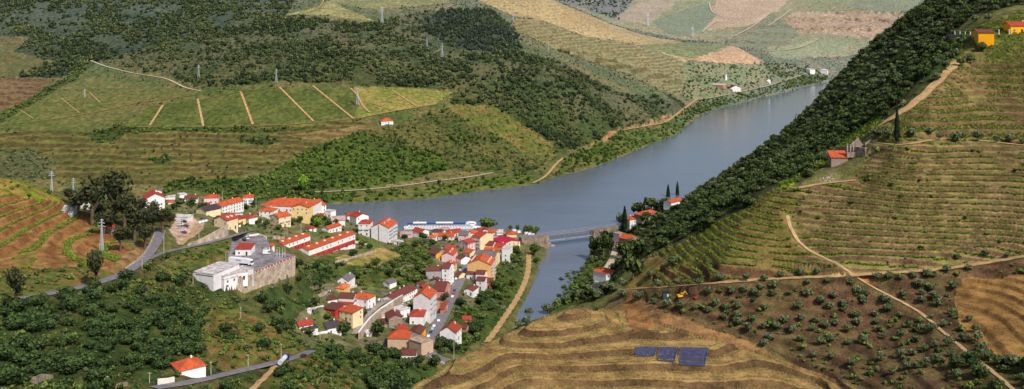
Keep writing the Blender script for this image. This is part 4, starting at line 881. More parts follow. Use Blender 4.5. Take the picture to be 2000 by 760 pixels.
H('grey walled house with brown roof under the ochre block', (911, 535.5), (927, 536), 546, 9, 'gable_s', 'greyw', 'brown', 'f', chim=0)
H('taller white house with maroon roof under the ochre block', (929, 535), (946, 536), 556, 9, 'gable_s', 'white', 'maroon', 'f', chim=0)
H('blue grey house with maroon roof by the wood', (930, 548), (946, 549), 566, 9, 'gable_s', 'greyw', 'maroon', 'f', chim=0)
H('brick lean to with maroon roof at the corner of the ochre block', (947, 551.5), (961, 552), 564, 8, 'mono', 'brick', 'maroon', 'f', chim=0)
# western quarter
H('modern white house with grey gabled roof and balcony', (659, 547.5), (680, 549), 557, 13, 'gable_f', 'white', 'grey', 'f', .2, rh=2.6)
H('glowing orange house below the modern white house', (655, 562.5), (672, 564), 571, 10, 'hip', 'ochre', 'salmon', 'f', .5, chim=0)
H('white house with blue grey front and brown roof', (661, 581.5), (690, 583), 595, 10, 'gable_s', 'greyw', 'brown', 'f', .5)
H('small white lean to left of the blue grey house', (640, 587.5), (659, 584), 594, 7, 'mono', 'white', 'brown', '', chim=0)
H('low house with rusty red roof between two white houses', (659, 595), (688, 596), 602, 9, 'mono', 'greyw', 'rust', '', chim=0)
H('white two storey house with orange hipped roof above the lane', (718, 585), (733.5, 577), 601, 15, 'hip', 'white', 'orange', 'fl', .3)
H('cream house with flat orange roof at the start of the lane', (663, 606), (689, 612), 627, 10, 'mono', 'cream', 'orange', 'fr', .4, rh=1.0, chim=0)
H('brown roofed barn with dark red wall', (632, 602), (655, 606), 613, 9, 'mono', 'brick', 'brown', '', chim=0, wallmat=M['redwall'], name='barn', cat='barn')
H('small white house with red roof at the left edge of the village', (585, 638), (611.5, 632.5), 642, 8, 'gable_s', 'white', 'red', 'f')
H('white outbuilding with slate grey roof in front of the small red roof', (592, 645.5), (621, 640), 650, 7, 'mono', 'white', 'dark', 'f', rh=1.0, chim=0)
H('white house with dark slate roof and veranda', (640, 642), (667, 637), 652, 11, 'gable_s', 'white', 'dark', 'fl', .3, rh=2.0)
# across the small river
H('white house with two chimneys and orange roof beside the tall cypress', (1230, 429.5), (1250, 428), 444, 11, 'hip', 'white', 'orange', 'fl', .2, chim=2)
H('orange roofed barn up the bank behind the white house', (1254, 421), (1284, 413.5), 425, 10, 'hip', 'stone', 'orange', 'f', chim=0)
H('steep orange roof below the white house among trees', (1232, 469), (1249, 464), 474, 13, 'gable_f', 'stone', 'orange', '', chim=0)
H('orange roofed house beside the right bank road', (1184, 535), (1203, 529), 540, 13, 'hip', 'white', 'orange', 'f', chim=0)
H('orange roof glimpsed highest on the wooded right bank', (1311, 396.5), (1334, 391), 401, 9, 'gable_s', 'white', 'orange', '', chim=0)
H('pale pink roadside building near the bridge end', (1210, 459), (1222, 457), 474, 9, 'flat', 'pink', 'pinkish', 'f')
H('tiny white hut with maroon roof under the orange roofed barn', (1265, 424), (1274, 423), 429, 6, 'gable_f', 'white', 'maroon', '', chim=0)
# far side
H('lone white farmhouse with orange roof on the hillside across the river', (745, 237.5), (768, 236.5), 242.5, 14, 'hip', 'white', 'orange', 'f', rh=4, name='farmhouse', yr=(1100, 2000))
H('white riverside winery with maroon roof', (1427, 172), (1447, 171.6), 180.5, 26, 'gable_f', 'white', 'maroon', 'fl', .3, name='winery', cat='winery', yr=(1800, 2900))
H('long low white roofed shed with a red end left of the winery', (1386, 165.5), (1413, 167), 169.5, 14, 'mono', 'brick', 'whiter', '', name='shed', cat='shed', yr=(1800, 2900), rh=2)
H('white block house near the dark grove by the far bend', (1582, 136.5), (1592, 136), 145, 16, 'mono', 'white', 'whiter', '', yr=(1800, 2900), rh=2)
H('white villa with several gables beside the dark grove', (1601, 137), (1616, 137.5), 145, 16, 'hip', 'white', 'whiter', 'f', yr=(1800, 2900), chim=2)
H('tiny white hut under trees right of the winery', (1498, 156), (1505, 156), 160.5, 10, 'gable_f', 'white', 'maroon', '', yr=(1800, 2900), chim=0)
# right hill
H('small golden yellow house with maroon roof among the vines', (1897, 61.5), (1911, 64), 80, 8.5, 'gable_f', 'gold', 'maroon', 'f', .3, chim=0, per=2.2, rh=1.5)
H('large golden yellow house with red roof at the right edge', (1974, 50.5), (2018, 50.5), 65, 10, 'gable_s', 'gold', 'red', 'f', .2, chim=1)
H('low stone shed with vivid orange red roof beside the ruin', (1623.5, 308), (1656, 308.5), 322, 8, 'mono', 'stone', 'orange', '', rh=2.2, chim=0, name='shed', cat='shed')
# left hill and roadside
H('white house with red orange hipped roof beside the lower road', (351, 725), (402, 713.5), 738, 11, 'hip', 'white', 'orange', 'fl', .35, rh=2.6, chim=1, per=3.4)
H('white shed with grey roof at the edge of the red terraces', (122, 411.5), (143, 411), 418, 10, 'gable_s', 'greyw', 'whiter', 'f', .3, chim=0)
H('pale two storey house half hidden by the tall dark trees', (157, 391), (176, 389), 408, 9, 'gable_f', 'greyw', 'pinkish', 'f', .3)
H('low pale wall house with orange tiles hidden in the roadside trees', (203, 447), (222, 446), 455, 8, 'gable_s', 'old', 'rust', 'f', .5, chim=0)
H('red roofed gatehouse with white walls at the head of the factory yard', (459.5, 487), (489, 487), 499, 12, 'mono', 'white', 'red', 'f', .2, rh=.8, chim=0, name='gatehouse', cat='gatehouse')
H('little white guard hut with pointed orange roof by the factory yard', (525.5, 479.5), (532.5, 480), 487, 2.6, 'hip', 'white', 'orange', 'f', 0, rh=1.6, chim=0, name='guard_hut', cat='hut')
if False: print(HOUSES)
# ------------------------------------------------------------------ bridge, boats, walls, vehicles, masts
M['iron'] = flat_mat('painted_iron', L(150, 156, 170), L(120, 126, 142), 0.5)
M['stone'] = flat_mat('masonry', L(150, 134, 116), L(116, 102, 90), 0.25, amp=.35, coord='World', bmp=.5)
M['tanstone'] = flat_mat('tan_masonry', L(192, 174, 154), L(152, 138, 124), 0.22, amp=.28, coord='World', bmp=.5)
M['ruin'] = flat_mat('ruin_stone', L(164, 148, 134), L(118, 104, 94), 0.5, amp=.35, bmp=.5)
M['whitepaint'] = flat_mat('white_paint', L(236, 236, 238), L(222, 222, 228), 0.6, amp=.06, rough=.5)
M['bluepaint'] = flat_mat('blue_paint', L(40, 70, 150), None, 0.6, rough=.5)
M['teal'] = flat_mat('teal_paint', L(52, 84, 92), None, 0.8)
M['tyre'] = flat_mat('tyre', L(40, 40, 42), None, 2)
M['galv'] = flat_mat('galvanised_steel', L(200, 204, 212), L(170, 176, 186), 0.4)
M['pole'] = flat_mat('pole_concrete', L(198, 190, 176), None, 0.6)
M['yellowpaint'] = flat_mat('yellow_paint', L(238, 176, 20), None, 0.8, rough=.5)
M['redpaint'] = flat_mat('red_paint', L(224, 66, 36), None, 0.8, rough=.5)
M['slate'] = flat_mat('slate_slats', L(60, 60, 92), L(84, 84, 118), 1.2, amp=.3)
def P3at(px, py, z): x, y = pt(px, py, z); return Vector((x, y, z))
# bridge over the side river
BA, BB = P3at(1016, 464.5, 12.5), P3at(1204, 441, 12.5); bd = (BB - BA); BL = bd.length; bang = math.atan2(bd.y, bd.x)
br = empty('bridge', BA, bang); tag(br, 'grey iron truss bridge between stone abutments across the side river', 'bridge')
def along(px): t = (px - 1016) / (1204 - 1016); return t * BL * (1.0 + .03 * (1 - t))
s0, s1 = along(1066), along(1153)
MB().box((s0 / 2, 0, -7), (s0, 6.6, 13.6)).box((s0 - 2, 0, -9), (4.4, 7.6, 16)).build('abutment', M['stone'], br)
MB().box(((s1 + BL) / 2, 0, -7), (BL - s1, 6.6, 13.6)).box((s1 + 2, 0, -9), (4.4, 7.6, 16)).build('abutment', M['stone'], br)
MB().box((BL / 2, 0, .1), (BL, 5.4, .5)).build('deck', M['asphalt'], br)
for sd in (-1, 1):
    b = MB(); y = sd * 2.6; nb = 15; dz = 5.6
    b.bar((s0, y, -.3), (s1, y, -.3), .4, .5).bar((s0, y, -dz), (s1, y, -dz), .5, .6)
    for i in range(nb + 1):
        x = s0 + (s1 - s0) * i / nb; b.bar((x, y, -.3), (x, y, -dz), .25)
        if i < nb: x2 = s0 + (s1 - s0) * (i + 1) / nb; b.bar((x, y, -.3), (x2, y, -dz), .32); b.bar((x, y, -dz), (x2, y, -.3), .32)
    b.build('truss', M['iron'], br)
    r = MB(); r.bar((0, sd * 2.6, 1.3), (BL, sd * 2.6, 1.3), .14).bar((0, sd * 2.6, .8), (BL, sd * 2.6, .8), .08)
    for i in range(45): r.bar((BL * i / 44, sd * 2.6, .3), (BL * i / 44, sd * 2.6, 1.3), .1)
    r.build('railing', M['iron'], br)
# river cruise boat at the quay
sb = empty('cruise_boat', (-71, 1047, 0), .015); sb.scale = (.97, 1, .62); tag(sb, 'long white river cruise boat with blue sun deck moored at the quay', 'boat')
hull = [(-40, -4.6), (34, -4.6), (38, -3.4), (40.5, 0), (38, 3.4), (34, 4.6), (-40, 4.6), (-41, 0)]
b = MB(); n = len(hull); b.v = [(x, y, -.4) for x, y in hull] + [(x * 1.0, y * 1.08, 2.0) for x, y in hull]; b.f = [tuple(range(n - 1, -1, -1)), tuple(range(n, 2 * n))] + [(i, (i + 1) % n, n + (i + 1) % n, n + i) for i in range(n)]; b.build('hull', M['whitepaint'], sb)
MB().box((-2, 0, 3.4), (72, 9, 2.8)).build('lower_deck', M['whitepaint'], sb)
MB().box((-1, 0, 5.9), (70, 8.6, 2.2)).build('upper_deck', M['whitepaint'], sb)
for z, l in ((3.5, 68), (6.0, 64)):
    for i in range(22):
        o = link('window', shared('boatwin', lambda: MB().box((0, 0, 0), (2.3, .1, 1.1)).mesh('boat_window', M['pane'])), sb, (-2 - l / 2 + l * (i + .5) / 22, -4.53 if z < 4 else -4.33, z))
MB().box((-4, 0, 7.1), (66, 8.4, .2)).build('sun_deck', M['bluepaint'], sb)
for x, l in ((-24, 14), (2, 18)): MB().box((x, 0, 9.1), (l, 7, .3)).bar((x - l / 2, -3, 7), (x - l / 2, -3, 9), .2).bar((x + l / 2, -3, 7), (x + l / 2, -3, 9), .2).build('awning', M['whitepaint'], sb)
b = MB(); b.prism([(24, 7), (35.5, 7), (34.5, 8.6), (32, 9.8), (28, 10), (25, 9)], -3.4, 3.4); wh = b.build('wheelhouse', M['whitepaint'], sb); MB().box((31, -3.44, 8.4), (6, .08, .8)).build('window', M['pane'], wh)
MB().bar((-31, -1, 7), (-25.5, -1, 12), .5).build('gangway_crane', M['whitepaint'], sb)
MB().bar((33, 0, 9.8), (36, 0, 12), .15).build('mast', M['whitepaint'], sb)
sm = empty('motor_boat', (*pt(1074, 480, .2), .1), .2); tag(sm, 'small pinkish motor boat floating under the iron bridge', 'boat')
b = MB(); h2 = [(-4.5, -1.5), (3, -1.5), (5.5, 0), (3, 1.5), (-4.5, 1.5)]; b.v = [(x * .9, y * .75, -.2) for x, y in h2] + [(x, y, 1.0) for x, y in h2]; b.f = [(4, 3, 2, 1, 0), (5, 6, 7, 8, 9)] + [(i, (i + 1) % 5, 5 + (i + 1) % 5, 5 + i) for i in range(5)]; b.build('hull', M['wall_pink'], sm)
MB().box((-1, 0, 1.7), (3.6, 2.2, 1.4)).build('cabin', M['whitepaint'], sm); MB().box((-1, -1.12, 1.85), (3, .06, .5)).build('window', M['pane'], sm)
# walls given by their upper and lower edge in the picture
def wall_line(name, label, tops, bots, th, mat, coping=None, zfix=None, posts=None, cat='wall', below=2.0, yr=(0, 6300)):
    T = parse(tops); Bm = parse(bots); W_ = []
    for (tx, ty), (bx, by) in zip(T, Bm):
        if zfix is None: x, y, z = fhit(bx, by, *yr); zt = CAMZ - (ty - HOR) / FPX * y
        else: x, y = pt(tx, ty, zfix); zt = zfix; z = CAMZ - (by - HOR) / FPX * y
        W_.append((x, y, z - below, zt))
    root = empty(name, (W_[0][0], W_[0][1], W_[0][3])); tag(root, label, cat); o = root.location
    b = MB(); c = MB(); 
    for p, q in zip(W_, W_[1:]):
        d = Vector((q[0] - p[0], q[1] - p[1], 0)); nrm = Vector((-d.y, d.x, 0)).normalized() * th; n = len(b.v)
        for w3 in (p, q):
            for s in (0, 1): b.v += [(w3[0] + nrm.x * s - o.x, w3[1] + nrm.y * s - o.y, w3[2] - o.z), (w3[0] + nrm.x * s - o.x, w3[1] + nrm.y * s - o.y, w3[3] - o.z)]
        b.f += [(n, n + 4, n + 5, n + 1), (n + 2, n + 3, n + 7, n + 6), (n + 1, n + 5, n + 7, n + 3), (n, n + 2, n + 6, n + 4), (n, n + 1, n + 3, n + 2), (n + 4, n + 6, n + 7, n + 5)]
        u = d.normalized(); k = max(1, int(d.length / 5))
        for i in range(k):
            x = p[0] + d.x * (i + .5) / k - o.x; y = p[1] + d.y * (i + .5) / k - o.y; zt = p[3] + (q[3] - p[3]) * (i + .5) / k - o.z; zb = p[2] - o.z
            if posts and i % 3 == 1: b.box((x - nrm.x / th * .1, y - nrm.y / th * .1, (zt + zb) / 2 - .6), (.6, .5, zt - zb), math.atan2(d.y, d.x))
        if coping: c.bar((p[0] + nrm.x / 2 - o.x, p[1] + nrm.y / 2 - o.y, p[3] - o.z + .25), (q[0] + nrm.x / 2 - o.x, q[1] + nrm.y / 2 - o.y, q[3] - o.z + .25), th + .2, .55)
        if posts:
            k = max(1, int(d.length / 2.6))
            for i in range(k):
                link('parapet_post', shared('pp', lambda: MB().box((0, 0, .45), (.55, .3, .9)).mesh('post', M['chim'])), root, (p[0] + d.x * (i + .5) / k - o.x + nrm.x * .5, p[1] + d.y * (i + .5) / k - o.y + nrm.y * .5, p[3] - o.z), math.atan2(d.y, d.x))
            MB().bar((p[0] - o.x + nrm.x * .5, p[1] - o.y + nrm.y * .5, p[3] - o.z + .75), (q[0] - o.x + nrm.x * .5, q[1] - o.y + nrm.y * .5, q[3] - o.z + .5), .12, .6).build('rail', M['redwall'], root)
    b.build('wall', mat, root)
    if coping: c.build('coping', coping, root)
    return root
wall_line('retaining_wall', 'high tan stone wall with red and white parapet under the factory yard', '440,550 463,545.5 490,536 520,525 550,513 576,503.5 577,503.1', '440,580 463,582 490,570 520,556 550,541 575,533 577,520', .9, M['tanstone'], zfix=76.0, posts=True)
wall_line('retaining_wall', 'weathered tan stone wall above the bend of the branch road', '370,476 385,470 400,463 415,455 430,447 446,438', '368,480 385,477 400,474 415,470.5 430,466.5 446,461', .7, M['tanstone'])
wall_line('retaining_wall', 'curved stone wall with white coping beneath the upper lane', '701,650 707,637 718,621 736,603 760,588 786,577', '702,663 711,653 724,641 745,625 768,609 787,594', .7, M['tanstone'], coping=M['whitepaint'])
wall_line('roadside_wall', 'low stone wall along the bottom bend of the village street', '838,688 841,678 849,666 857,655', '838,694 841,685 849,673 857,661', .5, M['stone'])
wall_line('roadside_wall', 'curved kerb wall at the lowest bend below the village', '836,694 848,703 868,708', '836,698 848,707.5 868,712', .5, M['concrete'])
wall_line('roadside_wall', 'pale wall along the left side of the road climbing to the fork', '246,522 268,508 283,494 293,478 303,455', '246,526 268,512 283,498.5 293,482 303,459', .5, M['tanstone'])
wall_line('retaining_wall', 'old stone wall glimpsed in the wood at the bottom left corner', '8,741 30,738 52,738 70,736 84,730 104,732', '8,748 30,746 52,746 70,750 84,744 104,739', .6, M['stone'])
wall_line('roadside_wall', 'low rubble wall at the lower edge of the left wood', '225,752 236,748 250,746', '225,758 236,757 250,753', .6, M['stone'])
wall_line('ruined_wall', 'broken white wall of a ruin left of the roadside white house', '308,741 318,739.5 330,738.5 341,736', '308,752 318,751 330,749.5 341,747', .6, M['chim'])
wall_line('terrace_wall', 'grey stone wall carrying the white pillared pergola', '1848,66 1870,68 1896,70', '1848,71 1870,73 1896,76', .6, M['stone'])
wall_line('garden_wall', 'stone garden wall under the cream two storey house', '515,458 535,460 556,462', '515,464 535,467 556,468', .5, M['tanstone'])
# factory
def band_extra(root, w_, d_, h_, rh): MB().box((.5, -d_ / 2 - .03, h_ * .82), (w_ * .86, .1, .5)).build('window_band', M['pane'], root)
H('large white flat roofed factory hall with a dark window band', (378, 532), (417, 537), 553, 24, 'flat', 'greyw', 'whiter', '', chim=0, name='factory_hall', cat='factory', extra=band_extra)
H('white flat roofed middle block of the factory', (417.5, 536), (437, 541), 560, 22, 'flat', 'greyw', 'whiter', '', chim=0, name='factory_block', cat='factory')
H('white factory office with open canopy above the stone wall', (438, 547), (464, 540.5), 562, 13, 'flat', 'white', 'whiter', 'f', .2, chim=0, name='factory_office', cat='factory')
H('low white loading wing of the factory facing the yard', (455, 534), (484, 531.5), 547, 9, 'flat', 'white', 'whiter', 'f', .5, chim=0, name='loading_wing', cat='factory')
# vehicles
def heading(px, py, d, fn=fhit):
    a = fn(px - d[0], py - d[1]); b = fn(px + d[0], py + d[1]); return math.atan2(b[1] - a[1], b[0] - a[0])
PAINT = dict(white=(232, 232, 236), dark=(44, 46, 54), silver=(176, 180, 188), red=(176, 36, 34), blue=(40, 56, 110), grey=(112, 114, 122), plum=(110, 52, 62))
for k, c in PAINT.items(): M['car_' + k] = flat_mat('car_paint_' + k, L(*c), L(*[v * .95 for v in c]), 0.5, rough=.3, spec=.5, amp=.03)
def car_body(van=False):
    b = MB()
    if van: b.prism([(-2.4, .35), (2.4, .35), (2.4, 1.1), (1.7, 2.1), (1.2, 2.35), (-2.4, 2.35)], -.95, .95)
    else: b.prism([(-2.05, .35), (2.1, .35), (2.1, .75), (1.9, .88), (1.15, .95), (.45, 1.45), (-1.2, 1.47), (-1.9, .98), (-2.05, .9)], -.86, .86)
    return b
def car_glass(van=False):
    b = MB()
    if van: b.prism([(1.74, 1.25), (2.43, 1.13), (1.76, 2.08), (1.0, 2.1), (1.0, 1.25)], -.97, .97)
    else: b.prism([(-1.85, 1.0), (1.13, .99), (.47, 1.43), (-1.18, 1.44)], -.875, .875).poly([(1.17, -.75, .965), (1.17, .75, .965), (.49, .7, 1.455), (.49, -.7, 1.455)])
    return b
def wheel(): b = MB(); b.tube((0, -.1, 0), (0, .1, 0), .33, n=12); return b.mesh('wheel', M['tyre'])
def car(px, py, d, paint, label, group, van=False, yr=(0, 6300)):
    x, y, z = fhit(px, py, *yr); root = empty('parked_van' if van else 'parked_car', (x, y, z + .06), heading(px, py, d)); tag(root, label, 'van' if van else 'car', group)
    link('body', shared(('cb', van, paint), lambda: car_body(van).mesh('car_body', M['car_' + paint])), root); link('windows', shared(('cg', van), lambda: car_glass(van).mesh('car_windows', M['pane'])), root)
    for sx in (-1.35, 1.35):
        for sy in (-.85, .85): link('wheel', shared('wheel', wheel), root, (sx, sy, .33))
    HOUSE_CLEAR.append((x, y, 3.2))
ST = (5, -9.5)
GS = 'cars parked along the village street'
for px, py, p, l in ((905, 515, 'dark', 'farthest dark car parked at the upper end of the village street'), (903, 519.5, 'grey', 'grey car parked before the farthest dark car on the street'), (900.5, 524, 'dark', 'dark car opposite the ochre block on the street'),
                     (899, 529, 'silver', 'silver car just above the white car by the crossing'), (896, 536, 'white', 'white car parked just above the street crossing'), (891, 546, 'white', 'white car right on the street crossing by the stepped gable house'),
                     (888, 569, 'dark', 'dark car behind the red one beside the rose building'), (886, 575, 'red', 'only red car on the village street'), (884, 581, 'white', 'white car in front of the red car on the street'),
                     (869.5, 604.5, 'dark', 'dark car behind the blue car by the tall white house'), (867, 611.5, 'blue', 'dark blue car below the low ochre terrace'), (857, 628, 'white', 'single white car at the foot of the tall white house'),
                     (848, 638.5, 'white', 'upper white car in the row above the yellow walled house'), (845, 644, 'silver', 'silver car in the row above the yellow walled house'), (842, 650.5, 'dark', 'dark car outside the yellow walled house'),
                     (837, 658.5, 'white', 'lowest white car on the village street'), (833.5, 664, 'grey', 'grey car below the lowest white car on the street'), (830.5, 669.5, 'dark', 'lowest dark car at the foot of the street')):
    car(px, py, ST, p, l, GS)
CP = (6, -3.2); GC = 'cars in the car park beneath the curved wall'
for px, py, p, l in ((741, 624, 'white', 'lowest white car under the curved stone wall'), (747, 621, 'white', 'second white car from the bottom under the curved stone wall'), (755, 618, 'silver', 'silver car under the curved stone wall'), (760, 614.5, 'white', 'third white car from the bottom under the curved stone wall'),
                     (766, 611, 'white', 'white car near the middle of the wall car park'), (772, 607.5, 'grey', 'grey car in the wall car park'), (779, 602.5, 'dark', 'dark car in front of the long white terrace'), (786, 598, 'white', 'white car in front of the long white terrace'), (797, 592, 'silver', 'silver car at the upper end of the long white terrace')):
    car(px, py, (3, 5), p, l, GC)
for px, py, p, l, d in ((713.5, 611.5, 'blue', 'blue car parked on the lane beside the cream house', (5, -6)), (722, 606, 'grey', 'grey car on the lane below the orange hipped house', (5, -6)), (742, 587, 'white', 'white car at the upper end of the lane', (6, -3)),
                        (477, 470, 'dark', 'dark car behind the red roofed gatehouse', (5, 3)), (482, 467, 'white', 'white car behind the red roofed gatehouse', (5, 3)), (460, 447, 'blue', 'dark blue car before the dormer house', (5, -2)), (468, 443.5, 'white', 'white car before the yellow annex', (5, -1)), (592, 697.5, 'dark', 'dark car on the verge of the lower road', (6, -2))):
    car(px, py, d, p, l, None)
car(521, 489.5, (5, 0), 'white', 'white car above the white van in the factory yard', None); car(521, 496.5, (5, 0), 'white', 'white van at the right side of the factory yard', None, True)
GL = 'cars in the dirt lot by the carport'
for px, py, p, l in ((352, 433, 'white', 'white car at the top left of the dirt lot'), (359, 434, 'dark', 'dark car under the carport edge'), (352, 440, 'white', 'second white car down the left side of the dirt lot'), (353, 446, 'silver', 'silver car on the left side of the dirt lot'), (357, 451, 'white', 'lowest white car of the dirt lot'), (359.5, 456, 'plum', 'plum coloured car lowest in the dirt lot'), (363, 443, 'plum', 'plum car in the middle of the dirt lot')):
    car(px, py, (5, 1), p, l, GL)
for px, py, p, l in ((375, 427, 'white', 'lone white car above the dirt lot'), (392, 436, 'white', 'left white car of three in the grass'), (398, 434.5, 'white', 'middle white car of three in the grass'), (404, 433, 'white', 'right white car of three in the grass'), (394, 429.5, 'dark', 'dark car behind the three white cars in the grass')):
    car(px, py, (4, -3), p, l, None)
for px, py, l in ((1005, 453, 'leftmost white van on the quay parking'), (1014, 455.5, 'second white van from the left on the quay parking'), (1021, 454.5, 'third white van from the left on the quay parking'), (1028, 458, 'white van below the yellowish quay tree'), (1035, 459.5, 'white van between the two quay trees'), (1041, 461, 'white van nearest the bridge')):
    car(px, py, (5, -.6), 'white', l, 'white vans on the quay by the bridge', True, (900, 1032))
def lorry(px, py, d, name, label, tank=False):
    x, y, z = fhit(px, py); root = empty(name, (x, y, z + .08), heading(px, py, d)); tag(root, label, 'lorry')
    if tank:
        b = MB(); b.tube((-5.5, 0, 2.1), (2.2, 0, 2.1), 1.15, n=14); b.build('tank', M['galv'], root)
        MB().box((-1.6, 0, .8), (8, 1.8, .4)).build('chassis', M['tyre'], root); cab, xs = 'car_blue', (-4.5, -3.2, 0, 3.6)
        MB().prism([(2.7, .5), (5.2, .5), (5.2, 1.6), (4.9, 2.9), (2.7, 3.0)], -1.2, 1.2).build('cab', M[cab], root); MB().prism([(4.9, 1.75), (5.24, 1.66), (5.0, 2.7), (4.4, 2.7), (4.4, 1.75)], -1.22, 1.22).build('windscreen', M['pane'], root)
    else:
        tr = MB().box((-2.2, 0, 2.55), (13.2, 2.5, 2.9)).build('trailer', M['whitepaint'], root); lg = MB()
        for i in range(9): lg.box((-3.6 + i * .42, -1.262, 2.9 + .16 * math.sin(i * 2.1)), (.24, .03, .5 + .3 * (i % 3 == 0)))
        lg.box((-1.9, -1.262, 2.42), (3.9, .03, .1)); lg.build('blue_lettering', M['bluepaint'], tr)
        MB().box((-2, 0, .85), (12.6, 1.8, .4)).build('chassis', M['tyre'], root); xs = (-7.2, -6, -4.8, 3.4, 6.4)
        MB().prism([(4.8, .5), (7.3, .5), (7.3, 1.7), (7.0, 3.2), (6.2, 3.7), (4.8, 3.8)], -1.22, 1.22).build('cab', M['whitepaint'], root); MB().prism([(6.9, 1.85), (7.34, 1.78), (7.06, 3.0), (6.5, 3.0), (6.5, 1.85)], -1.24, 1.24).build('windscreen', M['pane'], root)
    for xx in xs:
        for sy in (-1.05, 1.05): o = link('wheel', shared('wheel', wheel), root, (xx, sy, .5)); o.scale = (1.5, 2.2, 1.5)
lorry(473, 517, (10, .9), 'articulated_lorry', 'white articulated lorry with faint blue lettering parked in the factory yard')
lorry(554, 709.5, (6, -3.2), 'tank_lorry', 'tank lorry with blue cab and pale tank on the lower road verge', True)
# masts and poles
def pylon(px, base, top, label, yr=(0, 6300), w0=.16):
    x, y, z = fhit(px, base, *yr); h = (base - top) * y / FPX; root = empty('lattice_pylon', (x, y, z), random.uniform(-.4, .4)); tag(root, label, 'pylon'); b = MB(); w = h * w0 / 2; t = max(.12, h * .008) * max(1, y / 1500); nl = 9; lv = [h * .0 + h * (1 - (1 - i / nl) ** 1.0) for i in range(nl + 1)]
    f = lambda zz: w * (1 - .8 * min(1, zz / (h * .75)))
    C = ((-1, -1), (1, -1), (1, 1), (-1, 1))
    for i in range(nl):
        a, c = lv[i], lv[i + 1]
        for k in range(4):
            p, q = C[k], C[(k + 1) % 4]; b.bar((p[0] * f(a), p[1] * f(a), a - (.6 if i == 0 else 0)), (p[0] * f(c), p[1] * f(c), c), t); b.bar((p[0] * f(a), p[1] * f(a), a), (q[0] * f(c), q[1] * f(c), c), t * .7); b.bar((p[0] * f(c), p[1] * f(c), c), (q[0] * f(c), q[1] * f(c), c), t * .7)
    b.build('mast', M['galv'], root)
    for zz, l in ((.78, .26), (.88, .2), (.97, .13)): MB().bar((-h * l * .6, 0, h * zz), (h * l * .6, 0, h * zz), t * 1.2).bar((-h * l * .6, 0, h * zz), (0, 0, h * (zz + .035)), t).bar((h * l * .6, 0, h * zz), (0, 0, h * (zz + .035)), t).build('cross_arm', M['galv'], root)
for a in ((746, 49, 14, 'tall lattice pylon highest on the wooded hill'), (539.5, 161, 135, 'lattice pylon at the top edge of the striped vineyard'), (834, 91, 72, 'left of two pylons on the rocky ridge'), (863.5, 113, 85, 'right of two pylons on the rocky ridge'), (698.5, 206, 172, 'lattice pylon standing inside the striped vineyard'), (388, 153, 127, 'lattice pylon by the zigzag road'),
          (1071, 98, 82, 'pylon on the scrub slope of the middle spur'), (1265, 51, 25, 'pylon behind the tan hill on the far slope'), (1352.5, 74, 52, 'pylon rising behind the right end of the tan hill'), (1125, 97, 86, 'short pylon right of the one on the scrub slope'), (1003, 44, 27, 'pylon at the left edge of the tan hill'), (165.5, 190, 174, 'small pylon in the upper left vineyard plot')):
    pylon(*a, yr=(1050, 6000))
for a in ((198.5, 492, 428, 'lattice mast nearest, standing on the red terraces'), (101, 374, 334, 'lattice mast left on the skyline of the left knoll'), (143, 384, 347, 'lattice mast right on the skyline of the left knoll')): pylon(*a, yr=(300, 760), w0=.1)
def pole(px, base, top, label, lamp=False, yr=(0, 6300), name='utility_pole'):
    x, y, z = fhit(px, base, *yr); h = max(3, (base - top) * y / FPX); root = empty('street_lamp' if lamp else name, (x, y, z)); tag(root, label, 'lamp' if lamp else 'pole'); r = .11 + .00006 * y; MB().tube((0, 0, -.8), (0, 0, h), r * 1.3, r * .8, 8).build('post', M['pole'], root)
    if lamp: MB().bar((0, 0, h), (1.3, 0, h + .25), .12).box((1.6, 0, h + .25), (.8, .3, .16)).build('lamp_arm', M['galv'], root)
    else: MB().bar((-.7, 0, h - .4), (.7, 0, h - .4), .14).build('cross_bar', M['pole'], root)
for a in ((320, 494, 462, 'pole at the tip of the road fork'), (886.5, 700, 657, 'tall pole in front of the lone white gabled house'), (470, 622, 600, 'pole on the slope below the factory'), (484.5, 715, 692, 'left pole on the bank above the lower road'), (549, 699, 671, 'right pole on the bank above the lower road'), (412, 732, 706, 'pole right of the roadside white house'),
          (292, 748, 727, 'pole left of the broken white wall'), (625, 664, 649, 'pole below the dark slate veranda house'), (500, 408, 386, 'pole beside the orange hipped house at the top'), (434, 392, 374, 'pole right of the pink house'), (560.5, 461, 441, 'pole in the garden above the short row houses'), (588, 453, 437, 'pole below the big yellow house'), (377, 556, 534, 'pole at the left corner of the factory hall'), (210, 753, 734, 'pole in the bottom left wood'), (555, 475, 455, 'thin pole left of the short row houses')): pole(*a)
pole(441, 517, 493, 'street lamp behind the factory roof', True); pole(388.5, 466, 446, 'lamp post beside the dirt lot', True); pole(277.5, 524, 502, 'street lamp on the outer kerb of the main road', True)
pole(1572.5, 214, 194, 'dark lone post above the river on the right slope', yr=(500, 1400))
for i, px in enumerate((541, 546, 551.5, 556.5)):
    x, y = pt(px, 503, 76); root = empty('flagpole', (x, y, 75.95)); tag(root, ('first', 'second', 'third', 'fourth')[i] + ' from the left of four white flagpoles at the yard edge', 'flagpole', 'flagpoles at the factory yard'); MB().tube((0, 0, 0), (0, 0, 6.3), .12, .07, 8).build('post', M['whitepaint'], root); MB().tube((0, 0, 6.3), (0, 0, 6.5), .14, .02, 8).build('finial', M['whitepaint'], root)
# white tank tower by the winery
x, y, z = fhit(1417.5, 156, 1800, 2900); root = empty('water_tower', (x, y, z)); tag(root, 'white cylindrical tank tower above the winery', 'tower'); MB().tube((0, 0, -1), (0, 0, 11.5), 2.9, n=20).build('tank', M['whitepaint'], root); MB().tube((0, 0, 11.5), (0, 0, 12.6), 3.1, .4, n=20).build('cap', M['roof_whiter'], root)
